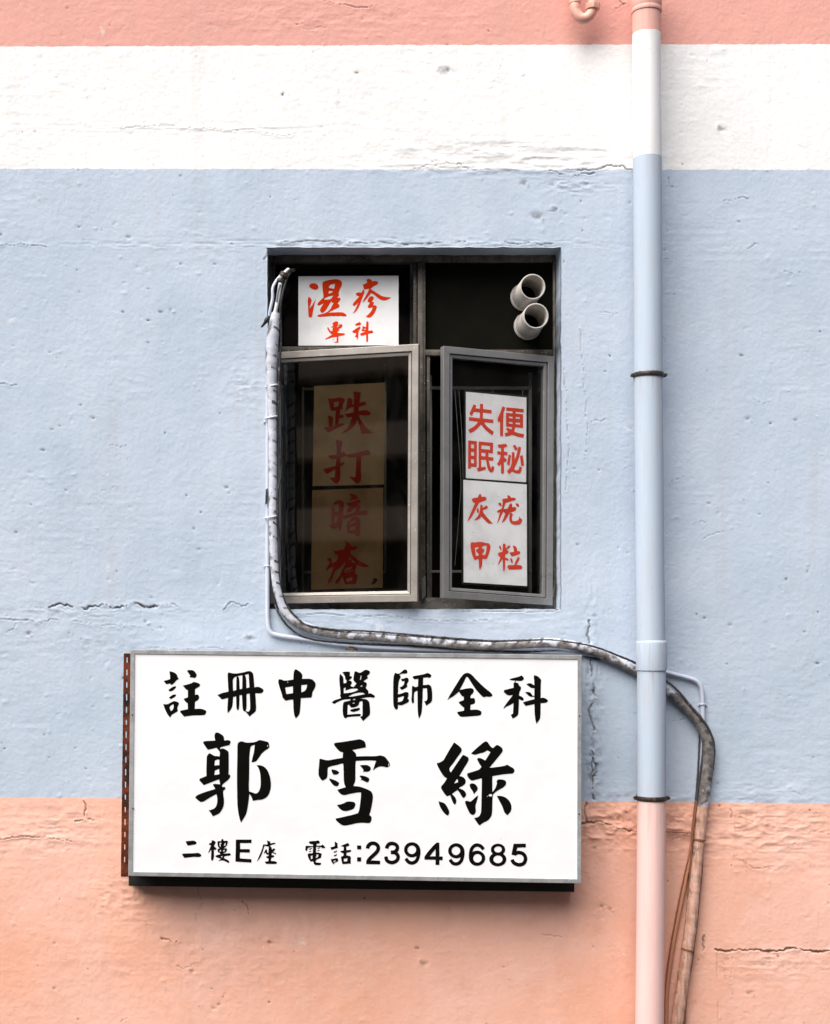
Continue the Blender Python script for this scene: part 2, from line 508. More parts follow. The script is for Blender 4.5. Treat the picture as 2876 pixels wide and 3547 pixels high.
ob = thing("opposite_building", "dim grey apartment block across the street, mirrored as bands in the tinted pane", "building", (0, -15, -4.2))
MB().box((-16, -18, -4.2), (16, -15, 8.0)).build("wall", simple("opposite_render", (0.06, 0.06, 0.05), 0.9, 0, 0.2, 1.0, 0, 0.1), ob)
slab_m = simple("opposite_balcony", (0.78, 0.56, 0.38), 0.9, 0, 0.2, 1.0, 0, 0.1)
for k in range(8):
    MB().box((-15, -15, -2.4 + k*1.3), (15, -14.5, -1.9 + k*1.3)).build("balcony_slab", slab_m, ob)

# window opening in survey coordinates
OX0, OX1, OY0, OY1 = 927.0, 1943.0, 857.0, 2110.0
REVEAL = 0.20

_tab = np.random.RandomState(7).rand(256, 256)
def vnoise(x, y):
    xi = np.floor(x).astype(np.int64); yi = np.floor(y).astype(np.int64)
    fx = x - xi; fy = y - yi
    fx = fx*fx*(3-2*fx); fy = fy*fy*(3-2*fy)
    a = _tab[xi & 255, yi & 255]; b = _tab[(xi+1) & 255, yi & 255]
    c = _tab[xi & 255, (yi+1) & 255]; d = _tab[(xi+1) & 255, (yi+1) & 255]
    return (a*(1-fx)+b*fx)*(1-fy) + (c*(1-fx)+d*fx)*fy
def fbm(x, y, o=4, seed=0):
    s, a, t = 0, 1.0, 0
    for i in range(o):
        s = s + a * vnoise(x + 17.3*i + seed*31.7, y + 9.1*i + seed*13.9); t += a
        x = x * 2.03; y = y * 2.03; a *= 0.5
    return s / t
def ridged(x, y, o=4, seed=0):
    s, a, t = 0, 1.0, 0
    for i in range(o):
        s = s + a * (1 - np.abs(2*vnoise(x + 11.3*i + seed*23.7, y + 5.1*i + seed*7.9) - 1)); t += a
        x = x * 2.1; y = y * 2.1; a *= 0.5
    return s / t

def build_wall():
    def axis(lo, hi, fine_lo, fine_hi, step, snaps):
        a = list(np.linspace(lo, fine_lo, 14, endpoint=False))
        a += list(np.arange(fine_lo, fine_hi, step))
        a += list(np.linspace(fine_hi, hi, 14))
        a = np.array(a)
        for s_ in snaps: a[np.argmin(np.abs(a - s_))] = s_
        return a
    X = axis(-1700, 4600, -30, 2910, 3.3, (OX0, OX1))
    Y = axis(-1500, 5000, -30, 3580, 3.3, (OY0, OY1))
    nx, ny = len(X), len(Y)
    px, py = np.meshgrid(X, Y)           # rows = y
    h = 0.008 * (fbm(px/620, py/620, 3, 1) - 0.5)
    h += 0.0014 * (fbm(px/120, py/120, 4, 2) - 0.5)
    h += 0.0016 * 0.55 * (fbm(px/20, py/18, 3, 3) - 0.5)
    tm = np.clip((fbm(px/300, py/240, 3, 4) - 0.47) * 6, 0, 1)
    h += tm * 0.0015 * (ridged(px/90, py/30, 4, 5) - 0.6)
    h += 0.0007 * (vnoise(px/6, py/7) - 0.5)
    grime = np.zeros_like(h)
    # patches of lumpy or flaking render
    def patch(cx, cy, rx, ry, amp, sx=24, sy=24, seed=0, gr=0.0):
        m = np.exp(-((px-cx)/rx)**2 - ((py-cy)/ry)**2)
        r = ridged(px/sx, py/sy, 4, seed)
        nonlocal h, grime
        h = h + m * amp * 0.62 * (r - 0.62)
        if gr: grime = np.maximum(grime, np.clip(m*1.5-0.3, 0, 1) * np.clip((0.50 - r) * 7, 0, 1) * gr)
    patch(2110, 2850, 150, 90, 0.040, 60, 40, 1, 0.6)
    patch(2330, 2840, 60, 75, 0.034, 50, 36, 2, 0.5)
    patch(1750, 545, 420, 60, 0.018, 110, 26, 3, 0.15)
    patch(1650, 580, 420, 22, 0.012, 70, 14, 4, 0.5)
    patch(1430, 846, 580, 20, 0.013, 60, 10, 5, 0.6)
    patch(330, 2120, 340, 34, 0.008, 50, 16, 6, 0.3)
    patch(2052, 2480, 34, 330, 0.022, 18, 36, 7, 0.5)
    patch(2620, 2860, 290, 120, 0.018, 80, 26, 8, 0.15)
    patch(160, 2880, 240, 80, 0.012, 70, 26, 9, 0.2)
    patch(420, 3120, 120, 90, 0.010, 40, 26, 10, 0.2)
    patch(2650, 3330, 220, 60, 0.010, 50, 20, 11, 0.35)
    patch(1450, 2150, 520, 40, 0.007, 60, 22, 12, 0.15)
    patch(700, 440, 640, 22, 0.006, 120, 12, 13, 0.15)
    patch(520, 850, 520, 22, 0.005, 70, 12, 14, 0.1)
    patch(850, 1340, 60, 60, 0.008, 30, 22, 15, 0.2)
    patch(1990, 640, 120, 30, 0.012, 40, 14, 16, 0.5)
    patch(800, 3300, 600, 160, 0.006, 60, 40, 17, 0.12)
    patch(1100, 60, 500, 60, 0.006, 70, 24, 18, 0.15)
    patch(300, 2230, 300, 60, 0.005, 40, 26, 19, 0.12)
    rs = random.Random(11)
    # cracks: jagged grooves with a raised lip
    def crack(pts, w=3.5, depth=0.006, lip=0.002, gr=0.9, jag=9.0):
        nonlocal h, grime
        P = [np.array(p, float) for p in pts]
        for _ in range(5):
            Q = []
            for a, b in zip(P[:-1], P[1:]):
                L = np.linalg.norm(b - a)
                j = min(jag, L * 0.22)
                Q += [a, (a + b) / 2 + np.array([rs.uniform(-j, j), rs.uniform(-j, j)])]
            P = Q + [P[-1]]
            jag *= 0.66
        xs = [p[0] for p in P]; ys = [p[1] for p in P]
        i0, i1 = np.searchsorted(X, min(xs) - 30), np.searchsorted(X, max(xs) + 30)
        j0, j1 = np.searchsorted(Y, min(ys) - 30), np.searchsorted(Y, max(ys) + 30)
        sx, sy = px[j0:j1, i0:i1], py[j0:j1, i0:i1]
        best = np.full(sx.shape, 1e9)
        for a, b in zip(P[:-1], P[1:]):
            d = b - a; L2 = max(d.dot(d), 1e-6)
            t = np.clip(((sx - a[0])*d[0] + (sy - a[1])*d[1]) / L2, 0, 1)
            best = np.minimum(best, np.hypot(sx - a[0] - t*d[0], sy - a[1] - t*d[1]))
        ww = w * np.clip(1.9 * fbm(sx/38 + 3, sy/38, 3) - 0.35, 0.0, 1.6)
        core = np.clip(1 - best / np.maximum(ww, 0.5), 0, 1)
        h[j0:j1, i0:i1] -= core * depth
        h[j0:j1, i0:i1] += np.exp(-(best / 6)**2) * lip * 0.5 * (0.4 + vnoise(sx/30, sy/30 + 8))
        grime[j0:j1, i0:i1] = np.maximum(grime[j0:j1, i0:i1], np.clip(core * 1.6, 0, 1) * gr)
    crack([(170, 2104), (205, 2092), (252, 2104)], 4.5, 0.012, 0.004, 1, 16); crack([(285, 2108), (330, 2098), (400, 2106), (440, 2096), (545, 2100)], 5, 0.013, 0.004, 1, 16); crack([(540, 2099), (620, 2104)], 2.5, 0.006, 0.003, 0.6, 14); crack([(775, 2112), (790, 2094), (850, 2100), (880, 2092)], 3, 0.008, 0.004, 0.6, 14)
    crack([(0, 2143), (110, 2150), (200, 2148)], 4, 0.006, 0.004, 0.5)
    crack([(250, 2150), (560, 2190)], 2.5, 0.003, 0.002, 0.3)
    crack([(2042, 2150), (2040, 2230)], 4.5, 0.010)
    crack([(2046, 2280), (2060, 2420), (2044, 2450), (2056, 2530)], 5, 0.010, 0.003)
    crack([(2048, 2600), (2068, 2650), (2052, 2690), (2058, 2768)], 6, 0.012, 0.003)
    crack([(2045, 2606), (2050, 2640), (2046, 2700)], 4, 0.010, 0.004, 0.8)
    crack([(2030, 2780), (2038, 2848), (2012, 2856)], 5, 0.010, 0.004)
    crack([(2012, 2854), (2070, 2846), (2140, 2870), (2206, 2880)], 5, 0.010, 0.004)
    crack([(2300, 2895), (2350, 2905), (2390, 2882)], 3.5, 0.008, 0.003)
    crack([(2478, 3290), (2560, 3286), (2660, 3296), (2760, 3286), (2876, 3292)], 6, 0.012, 0.004)
    crack([(2484, 3300), (2486, 3547)], 2.2, 0.003, 0.001, 0.35, 4)
    crack([(2500, 3330), (2540, 3460), (2536, 3300)], 2.0, 0.003, 0.001, 0.3)
    crack([(2440, 3240), (2436, 3310)], 5, 0.008, 0.004, 0.8)
    crack([(2530, 2800), (2552, 2880)], 3, 0.005, 0.002, 0.5)
    crack([(2560, 2830), (2700, 2870), (2876, 2890)], 2.5, 0.004, 0.002, 0.25)
    crack([(2560, 2980), (2620, 3010), (2720, 3000)], 2.5, 0.005, 0.002, 0.3)
    crack([(290, 2775), (292, 2840), (260, 2846)], 6, 0.010, 0.004, 0.7); crack([(292, 2838), (330, 2842)], 4, 0.008)
    crack([(0, 2905), (130, 2900), (250, 2915)], 3.5, 0.008, 0.005, 0.5)
    crack([(0, 852), (160, 856)], 3, 0.005, 0.003, 0.5); crack([(1000, 2130), (1400, 2140), (1700, 2146)], 3, 0.005, 0.003, 0.4)
    crack([(0, 1328), (60, 1332)], 3, 0.005, 0.003, 0.5)
    crack([(830, 2250), (700, 2242), (500, 2246)], 2, 0.003, 0.002, 0.3)
    crack([(1940, 2110), (1900, 2120), (1600, 2118)], 3, 0.006, 0.004, 0.35, 4)
    crack([(1960, 588), (2100, 575), (2190, 588)], 4, 0.009, 0.004, 0.8)
    crack([(1900, 592), (1960, 604), (2060, 600)], 4, 0.009, 0.004, 0.8)
    crack([(1480, 566), (1600, 572), (1700, 590)], 3, 0.006, 0.004, 0.5)
    crack([(1750, 838), (1920, 846)], 3, 0.007, 0.003, 0.8); crack([(960, 842), (1180, 838)], 3, 0.006, 0.003, 0.7)
    crack([(1210, 842), (1420, 846), (1620, 840)], 2.6, 0.006, 0.003, 0.7)
    crack([(930, 855), (915, 900)], 3.5, 0.008); crack([(925, 2110), (935, 2100)], 4, 0.008)
    crack([(2010, 1140), (2030, 1420), (2024, 1600)], 2.4, 0.004, 0.002, 0.3)
    crack([(1955, 1270), (1965, 1450), (1960, 1700)], 2.4, 0.004, 0.002, 0.4)
    crack([(690, 3060), (700, 3130), (680, 3190)], 2.2, 0.004, 0.002, 0.4)
    crack([(420, 440), (560, 426), (760, 446), (1010, 470)], 2.4, 0.005, 0.004, 0.3)
    crack([(1100, 0), (1230, 26), (1290, 20)], 3, 0.006, 0.004, 0.4)
    crack([(2140, 0), (2170, 14), (2130, 30)], 3, 0.006, 0.003, 0.6)
    crack([(560, 3250), (620, 3262)], 5, 0.008, 0.003, 0.7); crack([(840, 3120), (862, 3165)], 4, 0.008, 0.003, 0.6)
    for _ in range(46):      # short scratches and hairlines
        x0, y0 = rs.uniform(0, IW), rs.uniform(0, IH)
        a = rs.choice([0, 0, 1.57, 0.3, -0.4]) + rs.uniform(-.4, .4); L = rs.uniform(20, 90)
        crack([(x0, y0), (x0 + math.cos(a)*L, y0 + math.sin(a)*L)], rs.uniform(1.6, 2.8), rs.uniform(.002, .005), .001, rs.uniform(.2, .6))
    def dot(cx, cy, r, amp, gr=0.0):
        nonlocal h, grime
        i0, i1 = np.searchsorted(X, cx - 4*r), np.searchsorted(X, cx + 4*r)
        j0, j1 = np.searchsorted(Y, cy - 4*r), np.searchsorted(Y, cy + 4*r)
        if i1 <= i0 or j1 <= j0: return
        sx, sy = px[j0:j1, i0:i1], py[j0:j1, i0:i1]
        q = np.hypot((sx-cx) * (1 + .5*np.sin(cx)), (sy-cy)) / r * (0.7 + 0.6*vnoise(sx/7, sy/7))
        g_ = np.exp(-q*q)
        h[j0:j1, i0:i1] += g_ * amp
        if gr: grime[j0:j1, i0:i1] = np.maximum(grime[j0:j1, i0:i1], np.clip(g_*1.5-0.35, 0, 1) * gr)
    for _ in range(1100):
        dot(rs.uniform(0, IW), rs.uniform(0, IH), rs.uniform(2.0, 5) * rs.choice([1, 1, 1.5]), rs.choice([1, 1, -1]) * rs.uniform(.0006, .0018))
    for _ in range(210):
        dot(rs.uniform(0, IW), rs.choice([rs.uniform(0, IH), rs.uniform(600, IH)]), rs.uniform(2.2, 5.2), -rs.uniform(.0015, .0032), rs.uniform(.4, 1.2))
    for cx, cy, r, a in [(1538, 236, 16, .006), (1815, 632, 14, -.004), (1864, 748, 16, -.005), (592, 1075, 9, -.004), (2490, 440, 16, .006),
                         (505, 2155, 9, -.006), (860, 2205, 12, .005), (100, 2196, 9, -.006), (2262 + 330, 1450, 10, -.004), (1920, 720, 10, .005),
                         (660, 3360, 9, .004), (1460, 3330, 14, .005), (930, 3260, 10, .005), (2600, 3440, 10, -.004), (2115, 3150, 7, -.005), (2085, 3140, 8, -.006)]:
        dot(cx, cy, r*.8, a*.6, 0.6); dot(cx + r, cy + r*.6, r*.5, -a*.6, .3)
    # ragged arrises round the window opening
    mx, my = np.zeros_like(px), np.zeros_like(py)
    def near(a, b, w): return np.exp(-((a - b) / w)**2)
    inY = (py > OY0 - 8) & (py < OY1 + 8); inX = (px > OX0 - 8) & (px < OX1 + 8)
    for e in (OX0, OX1): mx += inY * near(px, e, 7) * (fbm(py/40, py*0 + e, 4, 21) - 0.5) * 6
    for e in (OY0, OY1): my += inX * near(py, e, 7) * (fbm(px/40, px*0 + e, 4, 22) - 0.5) * 6
    qx, qy = px + mx, py + my
    wx = (qx - PX0) * S; wz = (PY0 - qy) * S; wy = -h
    co = np.stack([wx, wy, wz], -1).reshape(-1, 3)
    idx = np.arange(nx*ny).reshape(ny, nx)
    cxm = (px[:-1, :-1] + px[1:, 1:]) / 2; cym = (py[:-1, :-1] + py[1:, 1:]) / 2
    keep = ~((cxm > OX0) & (cxm < OX1) & (cym > OY0) & (cym < OY1))
    quads = np.stack([idx[:-1, :-1], idx[1:, :-1], idx[1:, 1:], idx[:-1, 1:]], -1)[keep]
    # reveals running back to the window frame
    ia, ib = np.argmin(np.abs(X - OX0)), np.argmin(np.abs(X - OX1))
    ja, jb = np.argmin(np.abs(Y - OY0)), np.argmin(np.abs(Y - OY1))
    loop = [idx[ja, i] for i in range(ia, ib)] + [idx[j, ib] for j in range(ja, jb)] + \
           [idx[jb, i] for i in range(ib, ia, -1)] + [idx[j, ia] for j in range(jb, ja, -1)]
    loop = np.array(loop)
    base = len(co); rows = [loop]; extra = []
    for k, dd in enumerate(np.linspace(0.03, REVEAL, 6)):
        c = co[loop].copy(); c[:, 1] = dd
        jit = (vnoise(np.arange(len(loop))/9.0, np.full(len(loop), 3.0 + k)) - 0.5) * 0.004
        c[:, 0] += jit; c[:, 2] += jit
        extra.append(c); rows.append(base + k*len(loop) + np.arange(len(loop)))
    co = np.concatenate([co] + extra)
    rq = []
    for a, b in zip(rows[:-1], rows[1:]):
        rq.append(np.stack([a, np.roll(a, -1), np.roll(b, -1), b], -1))
    quads = np.concatenate([quads] + rq)
    me = bpy.data.meshes.new("building_wall")
    me.vertices.add(len(co)); me.vertices.foreach_set("co", co.astype(np.float32).ravel())
    nf = len(quads)
    me.loops.add(nf*4); me.loops.foreach_set("vertex_index", quads.astype(np.int32).ravel())
    me.polygons.add(nf)
    me.polygons.foreach_set("loop_start", np.arange(0, nf*4, 4, dtype=np.int32))
    me.polygons.foreach_set("loop_total", np.full(nf, 4, dtype=np.int32))
    me.polygons.foreach_set("use_smooth", np.ones(nf, dtype=bool))
    at = me.attributes.new("grime", 'FLOAT', 'POINT')
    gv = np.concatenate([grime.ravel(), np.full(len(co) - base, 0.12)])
    at.data.foreach_set("value", gv.astype(np.float32))
    me.update(calc_edges=True); me.validate()
    o = link("building_wall", me, M["wall"])
    tag(o, "cracked plaster wall painted in pink, white, pale blue and peach bands", "wall")
    return o
build_wall()

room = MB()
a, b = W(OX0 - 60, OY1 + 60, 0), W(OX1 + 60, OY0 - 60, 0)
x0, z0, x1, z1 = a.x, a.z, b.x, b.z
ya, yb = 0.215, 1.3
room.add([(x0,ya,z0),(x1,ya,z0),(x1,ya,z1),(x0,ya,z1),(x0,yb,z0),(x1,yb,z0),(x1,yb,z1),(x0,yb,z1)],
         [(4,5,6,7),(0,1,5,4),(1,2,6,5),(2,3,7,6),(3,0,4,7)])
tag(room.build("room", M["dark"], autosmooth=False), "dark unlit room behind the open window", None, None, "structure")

# ------------------------------------------------------------------ lettering (outlines of every character)
def soften(poly, lim=0.9):
    out = []
    n = len(poly)
    for i in range(n):
        a, b, c = np.array(poly[i-1], float), np.array(poly[i], float), np.array(poly[(i+1) % n], float)
        u, v = b - a, c - b
        lu, lv = np.hypot(*u), np.hypot(*v)
        if lu < 1e-6 or lv < 1e-6: continue
        ang = abs(math.atan2(u[0]*v[1]-u[1]*v[0], u.dot(v)))
        if ang < lim:
            out += [tuple(b - u*0.25), tuple(b + v*0.25)]
        else:
            r = min(3.0, lu*0.2, lv*0.2)
            out += [tuple(b - u/lu*r), tuple(b + v/lv*r)]
    return out

def stroke(pts, w):
    sp = spline(pts, 14)
    L, R = [], []
    for i, p in enumerate(sp):
        t = sp[min(i+1, len(sp)-1)] - sp[max(i-1, 0)]
        t = t / np.hypot(*t); n = np.array([-t[1], t[0]]) * w / 2
        L.append(tuple(p + n)); R.append(tuple(p - n))
    return L + R[::-1]

def ellipse(cx, cy, rx, ry, n=28):
    return [(cx + rx*math.cos(2*math.pi*i/n), cy + ry*math.sin(2*math.pi*i/n)) for i in range(n)]

def inside(x, y, poly):
    r = False; n = len(poly); j = n - 1
    for i in range(n):
        xi, yi = poly[i]; xj, yj = poly[j]
        if (yi > y) != (yj > y) and x < (xj-xi)*(y-yi)/(yj-yi) + xi: r = not r
        j = i
    return r

def T(s):
    return [tuple(float(q) for q in p.split(",")) for p in s.split()]

def fill(polys, holes):
    """union of outlines minus holes -> 2-D verts, triangles"""
    vs_, es, n = [], [], 0
    for pl in polys + holes:
        k = len(pl)
        vs_ += [Vector(p) for p in pl]
        es += [(n+i, n+(i+1) % k) for i in range(k)]
        n += k
    v, e, f, *_ = geometry.delaunay_2d_cdt(vs_, es, [], 0, 1e-5)
    keep = []
    for t in f:
        cx = sum(v[i].x for i in t)/3; cy = sum(v[i].y for i in t)/3
        if any(inside(cx, cy, p) for p in polys) and not any(inside(cx, cy, p) for p in holes):
            keep.append(t)
    return v, keep

def glyphs(chars, project, mat, parent):
    """chars: list of (origin x, origin y, scale, outlines, holes), each built as a part of its sign"""
    for ox, oy, sc, ol, hl in chars:
        P = [soften(p) for p in ol]; H = [soften(p) for p in hl]
        v, f = fill(P, H)
        MB().add([project(ox + q.x/sc, oy + q.y/sc) for q in v], [tuple(t) for t in f]).build("character", mat, parent, autosmooth=False)

A3 = 1736/300; A2 = 1736/380; A1 = 1736/220; AN = 1736/410
GUO = (660, 2520, A3, [T("505,102 560,100 650,155 668,185 678,260 740,250 790,258 808,285 785,350 690,372 620,388 592,405 598,435 640,415 690,430 750,468 768,500 768,800 764,935 795,952 800,985 770,1035 690,1100 640,1140 632,1170 640,1190 690,1190 706,1215 690,1240 655,1270 658,1340 672,1440 674,1520 660,1590 625,1660 575,1725 520,1750 448,1780 410,1710 364,1664 440,1640 490,1615 520,1570 538,1500 540,1430 525,1330 440,1375 360,1420 290,1470 230,1492 190,1488 96,1405 120,1365 180,1335 300,1290 498,1230 450,1145 470,1125 594,1137 578,1040 565,1037 280,1150 265,1152 175,1055 195,1018 215,1015 322,970 318,880 325,600 335,560 375,515 400,518 440,545 485,570 530,572 586,578 592,490 575,470 525,405 350,445 300,380 252,300 275,270 496,262 480,170 490,130"),
  T("970,290 1035,272 1100,298 1150,305 1300,293 1375,250 1410,252 1550,285 1565,300 1585,365 1580,400 1555,425 1500,455 1430,515 1405,555 1340,650 1300,685 1222,698 1280,460 1290,345 1230,362 1205,385 1190,480 1180,600 1178,1000 1170,1160 1175,1280 1240,1300 1300,1324 1340,1315 1375,1275 1400,1210 1410,1130 1405,970 1390,880 1370,820 1328,755 1385,752 1440,768 1500,800 1550,865 1590,970 1608,1060 1614,1150 1605,1240 1580,1320 1545,1380 1490,1420 1425,1447 1340,1450 1252,1470 1225,1385 1180,1330 1172,1420 1155,1560 1130,1690 1100,1770 1055,1835 1018,1905 995,1860 970,1760 950,1640 938,1500 932,1000 940,560 940,400 945,330")],
  [T("490,660 545,637 580,645 578,755 540,752 486,765 484,710"), T("490,860 575,826 582,935 485,950 480,935"), ellipse(1547, 367, 10, 20, 10)])
XUE = (1080, 2540, A3, [T("955,115 1030,140 1065,165 1078,205 1088,260 1075,285 950,305 815,335 870,385 892,420 892,465 1000,458 1300,458 1360,440 1440,455 1490,490 1555,585 1575,625 1560,665 1500,685 1460,672 1395,660 1340,668 1280,700 1225,745 1293,548 1150,540 890,550 880,570 875,800 878,930 865,980 838,1040 840,1055 950,1065 1050,1095 1180,1150 1215,1195 1228,1260 1225,1330 1190,1530 1155,1635 1190,1660 1205,1700 1190,1765 1165,1795 1130,1800 1010,1790 900,1800 760,1835 670,1850 600,1840 490,1750 480,1715 490,1705 530,1700 915,1610 940,1580 960,1500 985,1300 990,1190 970,1182 890,1187 740,1218 660,1240 600,1230 550,1190 515,1130 685,1080 645,1000 640,750 632,605 600,605 480,640 380,660 325,685 318,760 320,830 305,900 220,948 185,925 140,850 133,800 150,600 158,515 180,508 230,525 310,542 380,535 470,515 620,492 628,380 580,372 520,325 490,285 448,235 450,205 480,188 600,175 920,125"),
  T("395,722 500,738 552,780 530,815 490,826 428,825 425,805 405,780"), T("360,903 470,940 545,985 552,1005 525,1055 480,1060 435,1045 358,940 352,920"),
  T("968,648 985,635 1110,632 1170,665 1188,705 1170,750 1115,775 1065,765 1032,780 1040,745 1030,715"), T("955,855 985,843 1060,855 1115,878 1150,900 1158,925 1140,970 1110,985 1005,932 978,945 1000,910"),
  T("715,1363 840,1372 872,1400 878,1430 860,1485 830,1520 720,1555 670,1560 610,1545 560,1510 510,1440 530,1428 560,1430 650,1400")], [ellipse(1546, 630, 9, 34, 10)])
LU = (1500, 2540, A3, [T("425,180 530,255 570,300 580,340 570,370 510,450 395,615 345,670 328,715 340,760 360,782 590,440 610,433 690,465 718,500 712,550 620,700 528,857 580,865 625,890 655,935 660,975 640,1020 600,1050 540,1080 520,1105 580,1120 630,1150 660,1195 668,1230 655,1265 612,1300 580,1270 540,1195 495,1135 445,1165 380,1215 430,1260 465,1320 473,1380 440,1432 410,1405 385,1350 345,1238 285,1262 245,1230 165,1110 162,1080 175,1050 230,990 280,905 215,860 150,760 80,630 82,595 130,588 205,548 230,510 330,330"),
  T("110,1362 215,1390 260,1425 330,1560 325,1615 300,1648 255,1630 205,1575 140,1470"),
  T("1040,160 1085,165 1105,185 1160,270 1205,297 1270,235 1300,232 1370,275 1395,310 1402,345 1380,390 1140,680 1145,692 1420,658 1490,628 1560,670 1610,695 1635,730 1635,765 1600,808 1540,808 1400,822 1200,855 1190,880 1192,1180 1240,1120 1265,1070 1285,1000 1275,970 1290,935 1325,920 1420,930 1460,955 1472,990 1460,1035 1420,1078 1300,1145 1240,1190 1195,1232 1192,1500 1180,1640 1145,1700 1100,1750 1000,1795 935,1848 890,1800 828,1700 900,1680 940,1650 965,1580 970,1480 978,1100 980,900 850,930 790,950 750,935 700,880 682,820 695,800 900,740 945,710 972,670 925,600 888,530 890,505 915,490 970,500 1050,545 1155,375 1088,340 1030,380 920,405 840,433 768,410 780,385 900,275"),
  T("740,1015 780,1000 830,1008 875,1045 902,1100 890,1140 822,1218 800,1165 735,1070"),
  T("640,1365 685,1348 745,1372 770,1360 850,1285 908,1238 890,1330 850,1450 860,1540 855,1590 830,1625 795,1638 750,1615 725,1580 655,1430"),
  T("1280,1255 1355,1252 1440,1275 1510,1325 1560,1400 1575,1460 1572,1550 1495,1643 1430,1590 1400,1480 1340,1370")],
  [T("480,915 495,918 505,960 500,980 425,1008 440,975"), T("1110,1235 1150,1210 1188,1222 1185,1260 1150,1265 1120,1255"), ellipse(1092, 1262, 12, 8, 8)])
ZHU = (550, 2300, A2, [T("168,115 230,125 280,155 298,190 300,215 318,225 310,240 272,262 240,305 205,330 190,320 180,308 120,318 80,268 180,240 180,180"), T("155,408 170,397 240,352 275,352 270,378 210,430 165,428"), T("162,532 220,485 275,480 270,510 190,555"),
  T("72,632 135,640 225,590 250,585 310,602 322,625 290,695 305,735 290,755 205,800 200,820 182,842 150,815 100,720"), T("450,105 485,92 550,100 590,140 602,175 590,208 560,222 535,212 490,210 500,180 455,120"),
  T("555,280 640,305 658,330 645,355 575,395 575,490 610,480 635,495 642,530 625,570 575,595 570,710 660,705 735,725 755,750 745,785 715,812 560,810 400,830 340,760 345,738 462,715 460,620 430,605 395,555 405,545 462,528 462,415 430,400 382,340 450,325 530,300")],
  [T("170,690 190,655 235,632 240,680 230,715 195,745")])
CE = (550, 2300, A2, [T("1105,132 1200,155 1330,135 1435,105 1480,130 1500,165 1515,370 1570,355 1640,385 1662,415 1650,445 1615,465 1528,460 1540,620 1542,730 1520,765 1475,795 1440,832 1375,752 1350,750 1328,720 1318,490 1280,492 1275,700 1252,735 1230,705 1225,510 1178,520 1170,650 1150,710 1095,775 1085,735 1098,535 1000,560 930,490 1000,460 1105,435 1095,280 1090,160")],
  [T("1172,270 1180,230 1205,203 1235,197 1228,250 1228,412 1178,425"), T("1245,190 1325,175 1322,390 1282,400 1275,240 1268,208"), T("1362,172 1425,155 1435,370 1388,382 1385,220"), T("1390,475 1440,465 1450,700 1440,735 1425,755 1375,745 1392,700")])
ZHONG = (930, 2300, A2, [T("435,80 500,120 530,150 540,185 530,235 685,230 740,290 750,325 735,380 695,445 695,490 680,530 515,538 505,720 490,800 435,860 415,830 398,740 392,560 320,568 275,582 225,535 220,495 165,330 155,270 165,242 210,242 250,268 395,245 400,130 410,100")],
  [T("265,370 390,350 388,462 285,475"), T("520,332 615,325 605,380 580,425 522,450"), ellipse(306, 287, 9, 8, 8)])
YI = (930, 2300, A2, [T("1130,155 1165,180 1188,215 1190,305 1230,300 1240,260 1215,235 1215,195 1170,130 1215,120 1285,120 1292,140 1285,190 1320,195 1322,215 1270,260 1310,268 1325,300 1300,335 1300,350 1350,365 1385,320 1395,308 1350,265 1345,240 1360,125 1380,112 1440,140 1465,135 1530,90 1570,92 1610,120 1605,150 1560,190 1578,218 1500,275 1545,288 1562,315 1540,380 1580,420 1585,450 1578,468 1615,460 1680,495 1688,515 1665,535 1600,520 1445,545 1500,550 1560,560 1595,595 1605,650 1612,770 1600,810 1555,850 1500,902 1452,840 1490,815 1490,590 1460,585 1435,605 1435,640 1390,680 1310,690 1275,645 1300,625 1255,650 1250,800 1440,785 1468,800 1450,825 1330,830 1250,838 1225,862 1195,845 1175,780 1178,640 1195,600 1215,595 1300,575 1300,555 1190,560 1100,595 1045,632 1000,605 1050,570 1150,540 1132,495 1145,475 1120,250"), T("1290,735 1310,715 1440,690 1452,710 1435,735 1330,762")],
  [T("1192,380 1225,370 1218,420 1260,405 1300,390 1400,385 1422,408 1350,445 1192,465"), T("1265,515 1350,465 1480,445 1535,475 1300,520"), T("1335,560 1375,545 1375,565 1340,572"), T("1335,615 1365,605 1365,622 1335,630"), T("1460,180 1475,185 1465,245 1450,250"), T("1440,360 1485,330 1490,355")])
SHI = (1310, 2300, A1, [T("740,145 785,160 808,215 795,245 750,262 660,262 585,285 622,345 610,380 570,450 550,600 545,830 690,790 740,760 825,775 838,840 805,945 845,975 845,1000 820,1050 660,1122 600,1128 545,1112 543,1200 525,1230 490,1252 440,1190 420,1120 412,950 412,530 428,300 475,235 530,265 575,262 640,215 700,160"),
  T("628,412 730,390 770,365 820,385 842,430 830,470 785,560 802,600 790,630 690,690 650,705 620,690 588,642 690,590 712,530 725,460 655,473"),
  T("1350,240 1430,275 1460,310 1440,360 1405,380 1340,360 1232,375 1228,575 1330,570 1360,555 1420,575 1460,625 1480,800 1482,960 1465,1020 1430,1060 1370,1100 1322,1142 1260,1015 1310,1010 1340,980 1350,880 1335,655 1225,665 1215,950 1200,1270 1175,1390 1118,1495 1095,1400 1082,1260 1078,730 1020,745 990,780 978,870 982,1050 940,1080 908,1000 925,800 925,625 945,592 1018,635 1090,612 1098,405 990,418 965,395 942,350 960,330 1200,290 1310,262")],
  [T("545,910 590,908 705,868 700,930 675,990 640,1022 545,1045")])
